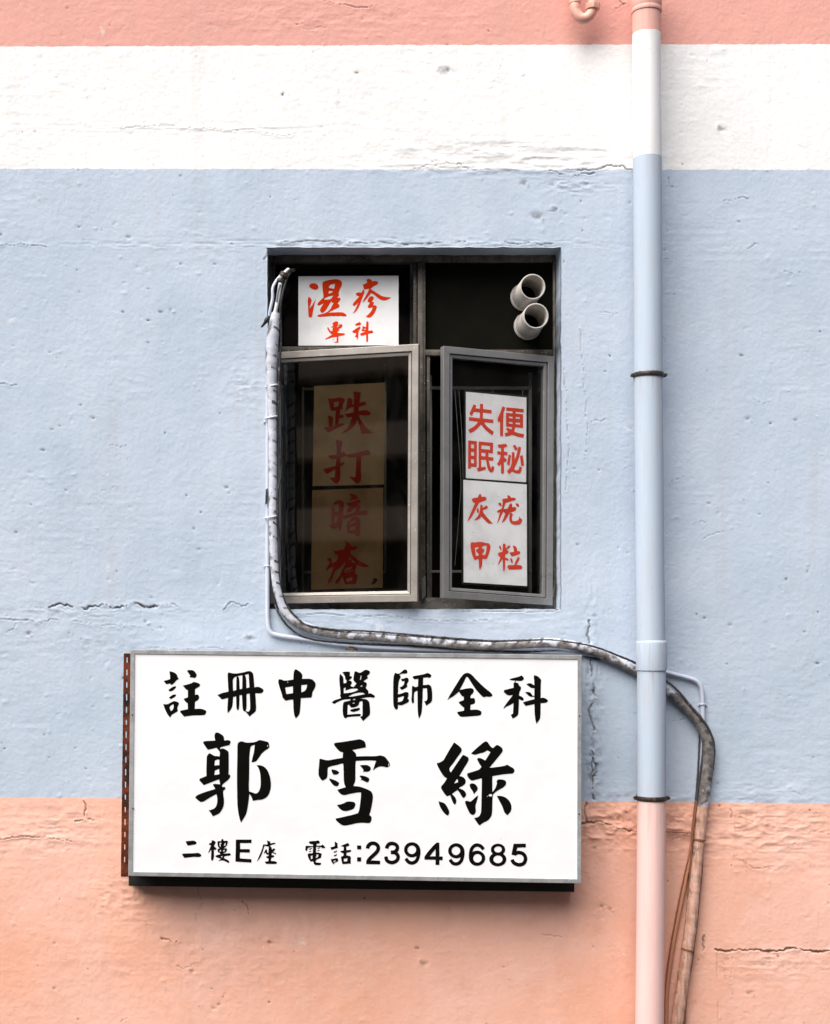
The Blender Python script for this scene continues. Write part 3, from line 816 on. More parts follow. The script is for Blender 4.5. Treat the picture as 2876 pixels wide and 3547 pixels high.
QUAN = (1530, 2300, A2, [T("390,138 430,142 475,165 560,260 680,375 790,460 808,500 770,522 710,512 670,527 640,512 540,400 480,310 415,205 390,203 350,290 285,410 440,378 490,385 510,410 505,450 458,495 458,540 520,538 533,590 520,625 458,645 455,725 545,718 605,732 632,755 630,790 605,815 480,825 305,838 280,815 248,780 250,758 355,738 355,685 330,675 270,610 285,595 352,570 350,515 320,510 275,435 190,510 130,540 90,572 130,490 230,330 330,170")], [])
KE = (1530, 2300, A2, [T("1070,245 1120,222 1210,205 1265,180 1295,205 1305,230 1285,255 1250,270 1180,262 1165,290 1210,300 1230,345 1255,360 1258,395 1230,445 1228,500 1280,520 1302,555 1295,575 1270,578 1225,555 1218,770 1210,805 1185,830 1125,865 1095,805 1130,785 1140,615 1080,650 1020,675 978,710 990,670 1130,490 1050,500 985,445 990,412 1140,375 1138,300 1160,285 1170,262 1110,258"),
  T("1340,320 1370,305 1415,303 1470,340 1470,380 1430,383 1390,360"), T("1318,445 1370,440 1410,452 1440,500 1470,503 1470,515 1400,520 1350,475"),
  T("1465,175 1520,190 1565,230 1578,265 1570,300 1568,540 1610,527 1680,565 1685,585 1660,612 1568,620 1565,830 1550,880 1500,945 1475,840 1468,635 1330,662 1290,615 1300,600 1468,555 1468,290 1458,200")], [])
ER = (610, 2880, A2, [T("152,155 195,150 280,143 318,160 328,180 310,205 185,222 160,180"), T("92,358 130,348 280,345 355,336 395,362 402,380 380,405 270,400 130,418")], [])
LOU = (610, 2880, A2, [T("565,135 610,148 630,170 600,230 645,270 632,292 600,285 602,420 570,465 552,445 560,285 505,350 540,255 555,225 520,205 525,190 565,172"),
  T("735,113 750,130 755,150 800,142 825,160 800,235 745,270 800,265 810,285 790,330 740,345 770,350 850,342 872,368 850,380 770,390 755,420 830,455 845,480 832,498 740,450 662,470 690,450 715,430 640,408 622,390 640,375 700,362 690,335 660,325 658,280 690,265 662,240 655,160 680,150 715,155 715,130")],
  [T("688,180 715,175 715,195 700,205 710,225 700,248 688,220"), T("765,185 790,178 780,225 752,232 765,205"), T("690,292 712,290 710,320 692,318"), T("745,295 775,288 768,315 742,318"), T("705,395 745,385 725,415")])
EE = (610, 2880, A2, [T("948,128 1195,128 1195,182 1015,182 1015,278 1168,280 1168,332 1012,330 1010,425 1195,438 1192,492 940,475")], [])
ZUO = (610, 2880, A2, [T("1440,140 1490,160 1495,190 1560,175 1578,190 1480,225 1510,245 1520,290 1545,262 1575,280 1535,325 1585,345 1580,362 1520,335 1510,370 1550,380 1555,400 1505,420 1500,465 1570,470 1602,490 1585,513 1425,512 1405,478 1460,470 1465,430 1430,415 1425,400 1465,385 1465,362 1435,368 1420,335 1388,352 1405,310 1420,282 1440,285 1445,330 1462,345 1468,240 1400,225 1370,330 1330,420 1280,478 1300,420 1360,290 1380,205 1450,205")], [])
DIAN = (1040, 2880, AN, [T("125,152 150,142 240,138 265,130 290,150 285,172 240,182 235,205 310,208 330,190 372,235 360,242 318,245 315,230 235,222 232,310 290,312 318,330 305,385 240,412 228,430 232,455 300,458 310,470 295,492 230,495 205,480 190,435 155,442 125,400 108,340 120,322 185,318 190,225 115,240 95,290 75,272 80,215 95,208 190,215 185,185 150,185 135,172"),
  T("125,262 165,240 175,252 135,268"), T("122,300 160,280 162,292 140,302"), T("250,250 285,230 292,240 265,255"), T("240,285 285,268 282,282 250,290")], [T("155,355 190,350 178,375 185,392 160,410"), T("235,338 270,335 262,375 235,390 225,375 240,360")])
HUA = (1040, 2880, AN, [T("508,145 550,175 545,210 555,222 550,240 460,270 442,235 508,215"), T("488,298 540,278 543,290 500,315"), T("490,352 540,330 540,345 505,368"), T("448,400 470,405 535,388 555,400 558,435 495,465 490,485 460,445"),
  T("700,168 725,195 715,210 675,225 680,275 740,268 752,285 735,300 680,312 680,350 735,360 745,380 740,430 745,470 620,478 605,420 598,370 635,355 638,318 605,312 585,290 600,285 638,278 640,225 595,215 610,205 660,185")], [T("488,430 520,420 520,435 495,455"), T("638,400 695,390 690,435 645,442")])
COLON = (1040, 2880, AN, [T("835,205 895,205 895,262 835,262"), T("835,378 895,378 895,440 835,440")], [])
D2 = (1040, 2880, AN, [stroke(T("989,249 996,215 1030,180 1070,172 1115,185 1145,225 1140,275 1100,325 1030,390 1003,425 992,460"), 54), T("966,478 972,440 1040,422 1175,430 1172,482")], [])
D3 = (1040, 2880, AN, [stroke(T("1269,249 1280,210 1310,182 1350,175 1395,187 1425,220 1422,262 1390,297 1330,307"), 53), stroke(T("1330,303 1395,313 1432,350 1437,385 1418,425 1382,448 1345,455 1300,445 1268,415 1257,367"), 53)], [])
def NINE(dx, dy):
    sh = lambda L: [(a + dx, b + dy) for a, b in L]
    return (1430, 2880, AN, [sh(ellipse(638, 283, 119, 111)), sh(stroke(T("735,275 735,340 715,420 680,463 635,476 590,465 545,412"), 50))], [sh(ellipse(634, 283, 63, 63))])
D4 = (1430, 2880, AN, [T("340,162 390,162 392,365 440,367 440,420 392,420 390,490 335,490 335,415 172,412 172,358")], [T("335,258 335,365 248,362")])
D6 = (1430, 2880, AN, [ellipse(944, 392, 120, 112), stroke(T("848,400 848,330 865,255 905,210 950,198 1000,217 1040,262"), 50)], [ellipse(950, 392, 63, 63)])
D8 = (1430, 2880, AN, [ellipse(1251, 266, 106, 88), ellipse(1248, 408, 126, 103)], [ellipse(1251, 263, 56, 45), ellipse(1250, 408, 68, 57)])
D5 = (1430, 2880, AN, [T("1480,180 1660,178 1660,232 1537,236 1515,300 1500,350 1448,340"), stroke(T("1492,342 1520,314 1560,308 1615,325 1650,370 1652,420 1630,465 1590,485 1550,488 1500,472 1470,442 1457,412"), 53)], [])

B1 = 1736/340
SHI2 = (1040, 950, B1, [T("160,200 185,165 245,155 295,170 325,215 320,250 290,275 250,270 200,255 165,225"), T("150,392 185,420 208,460 185,520 165,610 225,530 280,430 250,540 225,660 212,750 185,768 150,745 140,560 132,470"),
  T("410,130 490,105 600,85 670,88 720,110 742,150 735,210 700,270 680,330 688,375 650,415 705,415 720,435 690,480 662,520 695,540 690,585 640,605 490,678 740,668 790,690 820,720 815,742 770,740 700,735 480,740 330,755 305,740 310,720 470,680 540,610 555,570 580,530 600,500 560,505 555,470 500,560 450,640 410,680 370,678 350,640 360,600 420,510 330,555 303,540 310,510 415,405 400,300 392,200 395,150")],
  [T("510,225 525,195 555,175 620,168 600,255 510,240"), T("505,295 582,293 560,325 505,345"), T("425,430 500,390 590,375 540,440 470,450 425,445")])
ZHEN = (1040, 950, B1, [T("1180,90 1215,78 1260,95 1275,125 1350,118 1382,145 1370,180 1300,210 1240,262 1290,285 1370,340 1440,385 1530,402 1612,410 1540,452 1490,465 1430,455 1370,415 1310,360 1255,330 1200,400 1150,460 1100,500 1120,450 1190,330 1225,255 1130,270 1137,320 1120,370 1090,440 1040,580 985,660 925,695 960,650 1035,490 990,540 945,562 928,545 940,510 1000,440 1050,390 1010,385 982,350 1000,325 1040,318 1085,325 1110,275 1130,265 1110,185 1130,175 1185,150 1175,110"),
  T("1225,400 1270,385 1305,410 1290,450 1260,485 1300,490 1305,520 1285,550 1330,545 1358,570 1340,640 1300,710 1245,760 1210,765 1160,748 1230,690 1265,640 1285,575 1230,598 1195,585 1200,555 1240,500 1195,490 1192,460")], [])
ZHUAN = (1040, 950, B1, [T("580,860 630,828 670,840 672,875 650,895 735,882 750,905 735,940 685,965 690,990 650,1025 685,1040 770,1042 798,1055 770,1075 675,1095 678,1160 672,1205 650,1215 585,1195 645,1195 650,1105 560,1115 450,1152 445,1140 570,1065 530,1040 490,985 480,940 495,935 540,1005 575,1000 570,970 590,935 540,940 590,905 570,880"), T("565,1155 595,1150 592,1166")], [T("650,915 700,895 700,910 655,940")])
KE2 = (1040, 950, B1, [T("970,885 1050,842 1082,870 1070,895 990,910"), T("920,1010 950,985 1040,925 1065,925 1070,950 1040,985 1030,1030 1030,1090 1022,1158 1005,1140 1005,1110 980,1115 970,1100 1000,1040 940,1035"),
  T("1170,840 1185,828 1210,845 1208,1000 1270,990 1300,1025 1280,1035 1205,1050 1200,1190 1170,1200 1165,1065 1080,1088 1060,1060 1070,1040 1165,1010 1085,1000 1090,970 1110,950 1090,925 1120,920 1165,935")], [T("1122,962 1165,955 1160,978 1128,978")])
C1 = 1346/220
DIE = (1100, 1340, C1, [T("220,240 340,250 480,215 590,262 545,380 525,420 542,465 480,475 478,600 530,590 560,610 555,645 450,670 445,795 540,770 570,780 560,805 225,975 140,870 145,855 240,860 238,680 215,610 240,605 330,640 325,840 370,830 385,495 310,510 280,490 240,320"),
  T("640,235 680,230 750,270 730,370 770,368 775,220 758,100 830,98 922,125 905,220 890,340 970,310 1020,325 1040,360 1010,390 880,425 870,515 1000,490 1060,495 1135,550 1125,590 1080,605 870,600 920,700 1000,820 1080,900 1185,975 1090,995 940,990 900,870 845,690 800,800 730,890 640,950 500,1000 560,940 660,840 740,630 640,655 575,580 600,568 765,545 768,430 680,440 580,538 610,450")], [T("345,320 460,312 440,415 350,435")])
DA = (1100, 1340, C1, [T("385,1130 440,1125 540,1160 505,1290 500,1390 550,1375 590,1395 610,1435 840,1395 1000,1345 1060,1340 1110,1370 1125,1440 935,1462 920,1700 935,1920 915,2000 870,2040 820,2048 670,1905 700,1895 790,1920 810,1880 825,1490 665,1505 600,1465 490,1505 488,1620 560,1590 582,1610 560,1640 485,1690 490,1900 460,2010 410,2055 370,2050 250,1925 310,1920 365,1920 380,1750 200,1850 130,1770 130,1740 390,1670 405,1520 320,1532 255,1510 225,1455 405,1440 410,1270")], [])
AN_ = (1100, 1690, C1, [T("325,345 380,280 460,258 530,275 565,320 545,590 700,550 800,510 960,480 1040,480 1065,530 1050,568 880,575 770,600 600,655 545,645 535,640 510,860 480,920 455,900 440,830 340,870 290,860 245,800 260,785 295,790 295,600 305,430 330,410 370,440 370,510 450,490 460,350 420,330 360,355"),
  T("670,115 740,125 820,160 852,200 845,235 665,268 720,220"), T("610,305 640,320 720,310 860,240 915,260 918,290 850,345 900,380 905,490 800,530 810,410 720,500 660,535 640,530 620,470 650,430 690,400 620,350"),
  T("690,680 740,620 810,608 880,640 912,690 905,980 890,1010 850,1035 815,1010 790,965 690,970 640,950 620,900 622,720 650,695 690,720")], [T("360,600 440,590 420,720 355,750"), T("690,830 800,810 800,880 690,905"), T("700,715 780,685 810,690 800,730 700,770")])
CHUANG = (1100, 1690, C1, [T("560,1118 640,1145 710,1200 720,1250 780,1225 840,1255 845,1280 820,1300 690,1335 705,1400 800,1470 920,1570 1040,1615 1100,1660 1060,1680 920,1680 860,1640 760,1545 700,1470 640,1520 720,1510 740,1530 720,1570 830,1610 835,1660 800,1740 805,1790 780,1800 850,1850 830,1960 820,2030 590,2050 560,1960 530,1870 440,2010 390,2045 378,2000 400,1950 450,1900 550,1680 600,1590 580,1570 480,1700 390,1740 320,1900 280,1990 230,2030 200,1990 240,1920 290,1860 350,1660 270,1690 190,1760 180,1720 260,1590 250,1545 215,1550 205,1510 270,1478 305,1510 300,1600 400,1560 440,1420 380,1415 335,1335 400,1335 600,1290 550,1270 600,1235 600,1180")],
  [T("610,1700 740,1670 720,1720 570,1770 570,1740"), T("610,1925 740,1890 735,1960 610,1985"), T("575,1790 760,1735 770,1745 580,1805")])
E1 = 1736/260
SHI3 = (1590, 1380, E1, [T("340,135 400,160 385,228 487,240 490,122 558,130 560,245 758,268 755,345 555,322 555,462 795,490 792,568 580,548 640,640 730,715 808,770 770,850 670,775 580,690 510,598 420,700 340,765 258,800 212,722 320,670 400,600 450,535 230,505 230,430 485,460 487,320 350,305 295,408 245,350")], [])
BIAN = (1590, 1380, E1, [T("1010,180 1075,212 1025,345 1022,872 952,868 952,530 918,555 885,480 950,350"), T("1095,205 1500,245 1498,320 1310,305 1308,345 1482,365 1482,680 1300,665 1280,765 1360,800 1508,828 1492,908 1350,880 1235,835 1160,865 1075,880 1058,802 1140,780 1090,700 1135,672 1175,708 1220,715 1230,660 1090,645 1090,330 1240,345 1242,295 1095,280")],
  [T("1155,408 1242,418 1242,462 1155,452"), T("1312,422 1412,432 1410,472 1312,465"), T("1155,535 1242,545 1242,588 1155,578"), T("1312,550 1415,560 1412,605 1312,595")])
MIAN = (1590, 1380, E1, [T("215,970 415,990 412,1582 275,1570 275,1622 212,1618"), T("455,995 790,1025 785,1268 680,1255 682,1352 798,1365 795,1440 690,1428 705,1500 740,1625 755,1600 765,1560 818,1588 805,1670 770,1712 730,1712 690,1670 655,1590 628,1420 515,1410 515,1595 612,1575 628,1640 435,1688 415,1610 458,1598")],
  [T("282,1052 350,1060 350,1158 280,1150"), T("282,1225 350,1232 350,1328 280,1322"), T("282,1398 350,1405 350,1502 278,1495"), T("520,1075 722,1095 718,1185 520,1168"), T("520,1245 615,1258 612,1340 520,1332")])
MI = (1590, 1380, E1, [T("895,1072 1095,1048 1122,1112 1040,1130 1042,1230 1122,1242 1120,1315 1045,1308 1042,1355 1112,1415 1075,1475 1042,1462 1042,1740 975,1735 975,1520 930,1565 882,1518 935,1430 970,1305 888,1290 888,1220 975,1230 975,1140 918,1145"), T("1152,1295 1208,1318 1168,1558 1112,1520"), T("1245,1095 1302,1070 1365,1170 1305,1205"), T("1410,1330 1475,1312 1508,1550 1440,1560"),
  T("1225,1240 1285,1245 1290,1415 1330,1330 1375,1115 1438,1132 1400,1340 1330,1520 1280,1610 1290,1650 1320,1665 1370,1660 1395,1620 1398,1560 1458,1600 1440,1690 1400,1735 1330,1735 1230,1690 1158,1748 1115,1680 1220,1555")], [])
F1 = 1637/260
HUI = (1590, 1680, F1, [T("455,192 490,210 495,260 560,250 600,275 600,320 560,345 450,370 400,460 330,600 260,720 195,795 190,775 250,630 355,385 320,385 280,325 300,288 415,270 430,220"), T("385,555 400,505 425,505 440,570 425,612 400,600"), T("470,430 495,425 520,450 520,500 580,455 610,447 632,475 620,510 520,545 525,590 600,690 745,845 690,838 640,838 560,760 490,682 450,730 380,765 330,765 400,700 440,630 460,550 465,480")], [])
YOU = (1590, 1680, F1, [T("1055,230 1080,220 1120,245 1135,275 1200,275 1240,295 1230,325 1160,345 1020,388 975,522 1060,515 1105,420 1130,392 1160,410 1165,490 1215,475 1250,500 1245,540 1210,570 1100,600 1060,690 1000,780 935,830 950,780 1015,620 965,580 920,680 840,840 835,820 900,585 855,608 828,585 850,550 935,515 960,380 945,320 965,298 1065,290"), T("855,405 880,382 910,385 935,435 920,460 890,445"), T("1235,405 1270,395 1310,420 1315,460 1300,480 1260,460"),
  T("1110,620 1140,602 1180,640 1160,680 1155,740 1170,785 1220,790 1280,775 1310,740 1320,675 1335,715 1382,755 1370,810 1330,855 1270,868 1180,862 1120,820 1095,740")], [])
JIA = (1590, 1680, F1, [T("290,1243 340,1255 450,1238 530,1245 600,1270 640,1262 680,1300 690,1360 670,1450 620,1590 590,1615 510,1605 508,1740 490,1790 455,1862 440,1790 432,1615 390,1615 350,1638 310,1580 270,1450 252,1320 260,1260")], [T("345,1360 430,1345 425,1385 375,1410 375,1450 428,1495 430,1535 370,1545"), T("505,1335 605,1310 600,1430 570,1530 508,1515 510,1490 550,1450 555,1400 508,1385")])
LI = (1590, 1680, F1, [T("875,1330 900,1318 930,1380 918,1430 890,1390"), T("960,1290 985,1273 1020,1300 1020,1385 1080,1320 1115,1320 1125,1350 1040,1410 1085,1450 1080,1480 1010,1520 1012,1580 1080,1610 1085,1640 1055,1645 1010,1630 1008,1840 980,1890 960,1850 955,1610 880,1710 845,1748 905,1575 870,1550 850,1510 860,1480 950,1450"), T("1175,1335 1200,1318 1260,1355 1275,1440 1320,1440 1342,1470 1320,1510 1170,1555 1140,1545 1105,1480 1130,1465 1200,1460 1195,1380"),
  T("1115,1600 1150,1595 1175,1650 1165,1715 1140,1690"), T("1210,1745 1240,1650 1290,1565 1320,1570 1325,1620 1250,1745 1350,1745 1385,1785 1370,1830 1320,1840 1090,1845 1055,1790 1075,1748")], [])

# ------------------------------------------------------------------ casement window
win = thing("casement_window", "weathered aluminium window with two open side-hung casements in the blue band", "window", W(1435, 2090, -0.12))
DF, DB = -0.12, -0.17
fr = MB()
fr.bar(927, 884, 953, 2116, DF, DB); fr.bar(1917, 884, 1925, 2116, DF, DB)
fr.bar(953, 884, 1915, 906, DF, DB); fr.bar(953, 2070, 1915, 2116, DF, DB)
fr.build("frame", M["alu_worn"], win, bevel=0.002)
mu = MB()
mu.bar(1448, 906, 1474, 2074, DF + 0.004, DB)
mu.bar(1456, 906, 1466, 2074, DF + 0.010, DF + 0.003)
mu.bar(1479, 1231, 1490, 2074, DF - 0.004, DB); mu.bar(1433, 906, 1444, 1196, DF - 0.012, DB)
mu.build("mullion", M["alu_dark"], win, bevel=0.0015)
tr = MB()
tr.bar(953, 1200, 1448, 1216, DF + 0.002, DB); tr.bar(1474, 1211, 1915, 1231, DF + 0.002, DB)
tr.build("transom", M["alu_dark"], win, bevel=0.0015)
MB().bar(953, 906, 1433, 1200, DF - 0.03, DF - 0.035).build("glass_pane", M["clear"], win)
MB().bar(1474, 906, 1915, 1211, DF - 0.025, DF - 0.035).build("vent_board", M["board"], win, "dark board blanking the upper right light")

def sash(corners, depths, mat, glass, name_label):
    """corners TL TR BR BL in survey coordinates; hinge and free stiles at their own depths"""
    C = [W(c[0], c[1], d) for c, d in zip(corners, depths)]
    n = (C[1] - C[0]).cross(C[3] - C[0]).normalized()
    if n.y > 0: n = -n
    def ring(inset, off):
        out = []
        for i in range(4):
            p, q, r = C[i-1], C[i], C[(i+1) % 4]
            u = (p - q).normalized(); v = (r - q).normalized()
            out.append(q + (u + v) * inset / max(0.2, math.sqrt(1 - u.dot(v)**2)) + n * off)
        return out
    prof = [(0.002, -0.024), (0.0, -0.02), (0.0, 0.011), (0.0015, 0.012), (0.0265, 0.012), (0.028, 0.010), (0.0283, -0.004), (0.0315, -0.004),
            (0.032, 0.006), (0.042, 0.004), (0.044, 0.001), (0.044, -0.024), (0.002, -0.024)]
    mb = MB()
    for (i0, o0), (i1, o1) in zip(prof[:-1], prof[1:]):
        a, b = ring(i0, o0), ring(i1, o1)
        for k in range(4):
            k2 = (k + 1) % 4
            mb.add([a[k], a[k2], b[k2], b[k]], [(0, 1, 2, 3)])
    s = mb.build("sash", mat, win, name_label, autosmooth=False)
    f, b = ring(0.042, -0.006), ring(0.042, -0.011)
    MB().hexa(f, b).build("glass_pane", glass, s)
    return s, C, n

sL, CL, nL = sash([(938, 1223), (1452, 1193), (1448, 2083), (938, 2091)], (-0.10, 0.06, 0.06, -0.10), M["alu_warm"], M["tinted"], "brownish casement with a tinted pane, hinged at the left")
sR, CR, nR = sash([(1533, 1200), (1916, 1236), (1911, 2097), (1531, 2070)], (0.05, -0.10, -0.10, 0.05), M["alu"], M["clear"], "grey casement with a clear pane, hinged at the right")
st = MB()
st.tube([W(1400, 2078, 0.03), W(1440, 2080, -0.06), W(1470, 2078, -0.13)], 0.004, 8)
st.build("casement_stay", M["alu_dark"], win)
lt = MB()
lt.hexa([W(1461, 2008, DF + 0.02), W(1474, 1992, DF + 0.03), W(1476, 2062, DF + 0.03), W(1462, 2078, DF + 0.02)],
        [W(1461, 2008, DF), W(1474, 1992, DF), W(1476, 2062, DF), W(1462, 2078, DF)])
lt.build("latch_plate", M["alu"], win, bevel=0.001)
hg = MB()
for y in (1262, 2052):
    hg.bar(1908, y - 16, 1920, y + 16, DF + 0.03, DF)
hg.build("hinge", M["alu_dark"], win, bevel=0.001)

# ducts through the board
def duct(ox, oy, bx, by, label):
    o, b = W(ox, oy, 0.045), W(bx, by, DF - 0.024)
    t = thing("vent_duct", label, "duct", b, "duct ends through the blanked window light")
    ax = (o - b); L = ax.length
    r = 44 * S
    MB().lathe(b, ax, [(-0.03, r), (L - 0.002, r), (L, r - 0.0015), (L, r - 0.0048), (L - 0.003, r - 0.0060), (-0.028, r - 0.0060)], 48).build("duct_tube", M["pvc"], t)
    MB().lathe(b, ax, [(0.002, r + 0.0002), (0.002, r + 0.007), (0.010, r + 0.005), (0.014, r + 0.0005)], 48).build("sealant_ring", M["pvc"], t)
    MB().lathe(b, ax, [(-0.027, 0.0001), (-0.027, r - 0.0065)], 32).build("duct_plug", M["board"], t)
duct(1846, 993, 1816, 1030, "upper of two grey plastic ducts poking through the dark window board")
duct(1857, 1094, 1828, 1130, "lower of two grey plastic ducts, its rim overlapping the other")

# hanging rails inside
gr_ = thing("window_grille", "thin grey metal bars hung inside behind both casements", "grille", W(1440, 1980, -0.30))
dg = -0.30
for a in [(1046, 1340, 1054, 2074), (1331, 1258, 1339, 1985), (1490, 1300, 1497, 2074), (1832, 1290, 1843, 2074), (1421, 912, 1430, 1200)]:
    MB().bar(*a, dg, dg - 0.012).build("grille_bar", M["grille"], gr_, bevel=0.001)
for a in [(1046, 1343, 1339, 1351), (1046, 1978, 1339, 1986), (1474, 1338, 1843, 1349), (1474, 1975, 1843, 1984)]:
    MB().bar(*a, dg + 0.003, dg - 0.009).build("grille_rail", M["grille"], gr_, bevel=0.001)
for pts in ([(1576, 1350), (1596, 1640), (1592, 1760), (1576, 1960)], [(1590, 1350), (1600, 1500), (1606, 1700)], [(1812, 1350), (1808, 1400)], [(1708, 1350), (1704, 1380)]):
    p, _ = route(pts, dg + 0.03, 20)
    MB().tube(p, 0.0016, 6).build("hanging_wire", M["grille"], gr_)

# paper signs
def sheet(label, quad, o, n, off, chars, letter_mat, mat, backing=None, thick=0.003):
    oo = o + n * off
    Q = [on_plane(x, y, oo, n) for x, y in quad]
    t = thing("paper_sign", label, "sign", (Q[2] + Q[3]) / 2)
    t["group"] = "lettered sheets shown in the window"
    # gently cockled sheet
    N = 14
    vs_, fs = [], []
    for j in range(N + 1):
        for i in range(N + 1):
            u, v = i/N, j/N
            p = (Q[0]*(1-u) + Q[1]*u)*(1-v) + (Q[3]*(1-u) + Q[2]*u)*v
            vs_.append(p)
    for j in range(N):
        for i in range(N):
            fs.append((j*(N+1)+i, j*(N+1)+i+1, (j+1)*(N+1)+i+1, (j+1)*(N+1)+i))
    mb = MB(); mb.add(vs_, fs, None, True)
    per = [j for j in range(N)] + [(N) + j*(N+1) for j in range(N)] + [N*(N+1) + N - j for j in range(N)] + [(N-j)*(N+1) for j in range(N)]
    bk = [vs_[i] - n * thick for i in per]
    mb.add([vs_[i] for i in per] + bk, [(i, (i+1) % len(per), len(per)+(i+1) % len(per), len(per)+i) for i in range(len(per))] + [tuple(len(per)+i for i in range(len(per)))])
    mb.build("sheet", mat, t, autosmooth=False)
    if backing:
        E = []
        cx = sum(q[0] for q in quad)/4; cy = sum(q[1] for q in quad)/4
        for x, y in quad:
            E.append((x + math.copysign(backing, x - cx), y + math.copysign(backing, y - cy)))
        f = [on_plane(x, y, oo - n*(thick + 0.001), n) for x, y in E]; b = [q - n*0.003 for q in f]
        MB().hexa(f, b).build("backing_sheet", M["backing"], t)
    glyphs(chars, lambda x, y: on_plane(x, y, oo + n*0.0012, n), letter_mat, t)
    return t
FN = Vector((0, -1, 0))
sheet("white sheet with four red brush characters behind the upper left pane", [(1034, 957), (1381, 955), (1381, 1196), (1034, 1197)], W(1200, 1080, DF - 0.028), FN, 0.004, [SHI2, ZHEN, ZHUAN, KE2], M["red"], M["paper"])
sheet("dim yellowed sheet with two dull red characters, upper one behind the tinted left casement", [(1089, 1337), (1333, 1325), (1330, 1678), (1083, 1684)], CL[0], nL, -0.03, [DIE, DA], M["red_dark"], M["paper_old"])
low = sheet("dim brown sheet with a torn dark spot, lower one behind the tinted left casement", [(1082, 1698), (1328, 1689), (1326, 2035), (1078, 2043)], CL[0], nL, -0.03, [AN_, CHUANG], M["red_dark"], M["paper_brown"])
glyphs([(1100, 1690, C1, [T("1150,2040 1155,2005 1185,1985 1178,1940 1200,1912 1265,1920 1275,1960 1240,2010 1200,2025 1175,2050")], [])],
       lambda x, y: on_plane(x, y, CL[0] + nL*-0.0288, nL), M["backing"], low)
low.children[-1].name = "torn_spot"
sheet("white sheet with four bold red block characters in the right casement", [(1615, 1357), (1824, 1377), (1823, 1674), (1615, 1656)], CR[0], nR, -0.022, [SHI3, BIAN, MIAN, MI], M["red_faded"], M["paper"], 7)
sheet("white sheet with four spaced red brush characters, hung low in the right casement", [(1606, 1662), (1825, 1678), (1826, 2030), (1607, 2017)], CR[0], nR, -0.014, [HUI, YOU, JIA, LI], M["red_faded"], M["paper"], 7)

# ------------------------------------------------------------------ signboard
sg = thing("signboard", "large white framed shop sign with black brush characters and a phone number", "sign", W(1230, 3060, 0.02))
dS = 0.19
F0 = [(453, 2250), (2016, 2269), (2014, 3060), (445, 3034)]
def inset(q, k):
    out = []
    P = [np.array(p, float) for p in q]
    for i in range(4):
        u = P[i-1]-P[i]; v = P[(i+1) % 4]-P[i]
        out.append(tuple(P[i] + u/np.hypot(*u)*k + v/np.hypot(*v)*k))
    return out
casing = MB()
fo = [W(*p, dS) for p in F0]; bo = [Vector((p.x, -0.055, p.z)) for p in fo]
casing.hexa([W(*p, dS - 0.006) for p in inset(F0, 3)], [Vector((W(*p, dS).x, -0.055, W(*p, dS).z)) for p in inset(F0, 3)])
casing.build("casing", M["alu_sign"], sg)
rim = MB()
prof = [(0.0, dS - 0.02), (0.0, dS - 0.002), (1.2, dS), (13.5, dS), (15.0, dS - 0.003), (15.0, dS - 0.010)]
rings = [[W(*p, d) for p in inset(F0, k)] for k, d in prof]
for a, b in zip(rings[:-1], rings[1:]):
    for k in range(4):
        rim.add([a[k], a[(k+1) % 4], b[(k+1) % 4], b[k]], [(0, 1, 2, 3)])
rim.build("rim", M["alu_sign"], sg, autosmooth=False)
dP = dS - 0.0045
pf = [W(*p, dP) for p in inset(F0, 15.2)]
MB().hexa(pf, [p + Vector((0, 0.001, 0)) for p in pf]).build("face_panel", M["acrylic"], sg)
pl = lambda x, y: W(x, y, dP + 0.0012)
glyphs([ZHU, CE, ZHONG, YI, SHI, QUAN, KE], pl, M["ink"], sg)
glyphs([GUO, XUE, LU], pl, M["ink"], sg)
glyphs([ER, LOU, EE, ZUO, DIAN, HUA, COLON, D2, D3, NINE(-647, -15), D4, NINE(0, 0), D6, D8, D5], pl, M["ink"], sg)
# rusty slotted angle at the left, rail below with the sign's shade put into its near-black colour
out = [(429, 2263), (456, 2263), (449, 3037), (419, 3037)]
slots = []
y = 2286.0
k = 0
while y < 2995:
    cx = 441 - (y - 2263) * 0.0128
    L = random.Random(int(y)).uniform(8, 12)
    slots.append([(cx - 2.1, y - L + 4), (cx - 1.4, y - L), (cx + 1.4, y - L), (cx + 2.1, y - L + 4), (cx + 2.1, y + L - 4), (cx + 1.4, y + L), (cx - 1.4, y + L), (cx - 2.1, y + L - 4)])
    y += 43.2
v, f = fill([out], slots)
ang = MB()
dA = 0.075
ang.add([W(p.x, p.y, dA) for p in v], [tuple(t) for t in f])
ang.add([W(p.x, p.y, dA) + Vector((0, 0.003, 0)) for p in v], [tuple(t) for t in f])
for loop in [out] + slots:
    a_ = [W(*p, dA) for p in loop]; b_ = [p + Vector((0, 0.003, 0)) for p in a_]
    m = len(loop)
    ang.add(a_ + b_, [(i, (i+1) % m, m+(i+1) % m, m+i) for i in range(m)])
p0, p1 = W(429, 2263, dA), W(419, 3037, dA)
ang.build("slotted_angle", M["rust"], sg, autosmooth=False)
rl = MB()
q = [(446, 3030), (1991, 3056), (1990, 3090), (446, 3069)]
rl.hexa([W(*p, 0.07) for p in q], [Vector((W(*p, 0.07).x, -0.005, W(*p, 0.07).z)) for p in q])
rl.build("bottom_rail", M["backing"], sg, bevel=0.002)
br = MB()
br.box(W(1196, 2252, 0.10), W(1222, 2244, 0.04)); br.tube([W(1206, 2250, 0.09), W(1210, 2240, 0.09), W(1224, 2243, 0.085), W(1240, 2252, 0.08)], 0.005, 8)
br.build("hanging_lug", M["clampm"], sg, bevel=0.001)
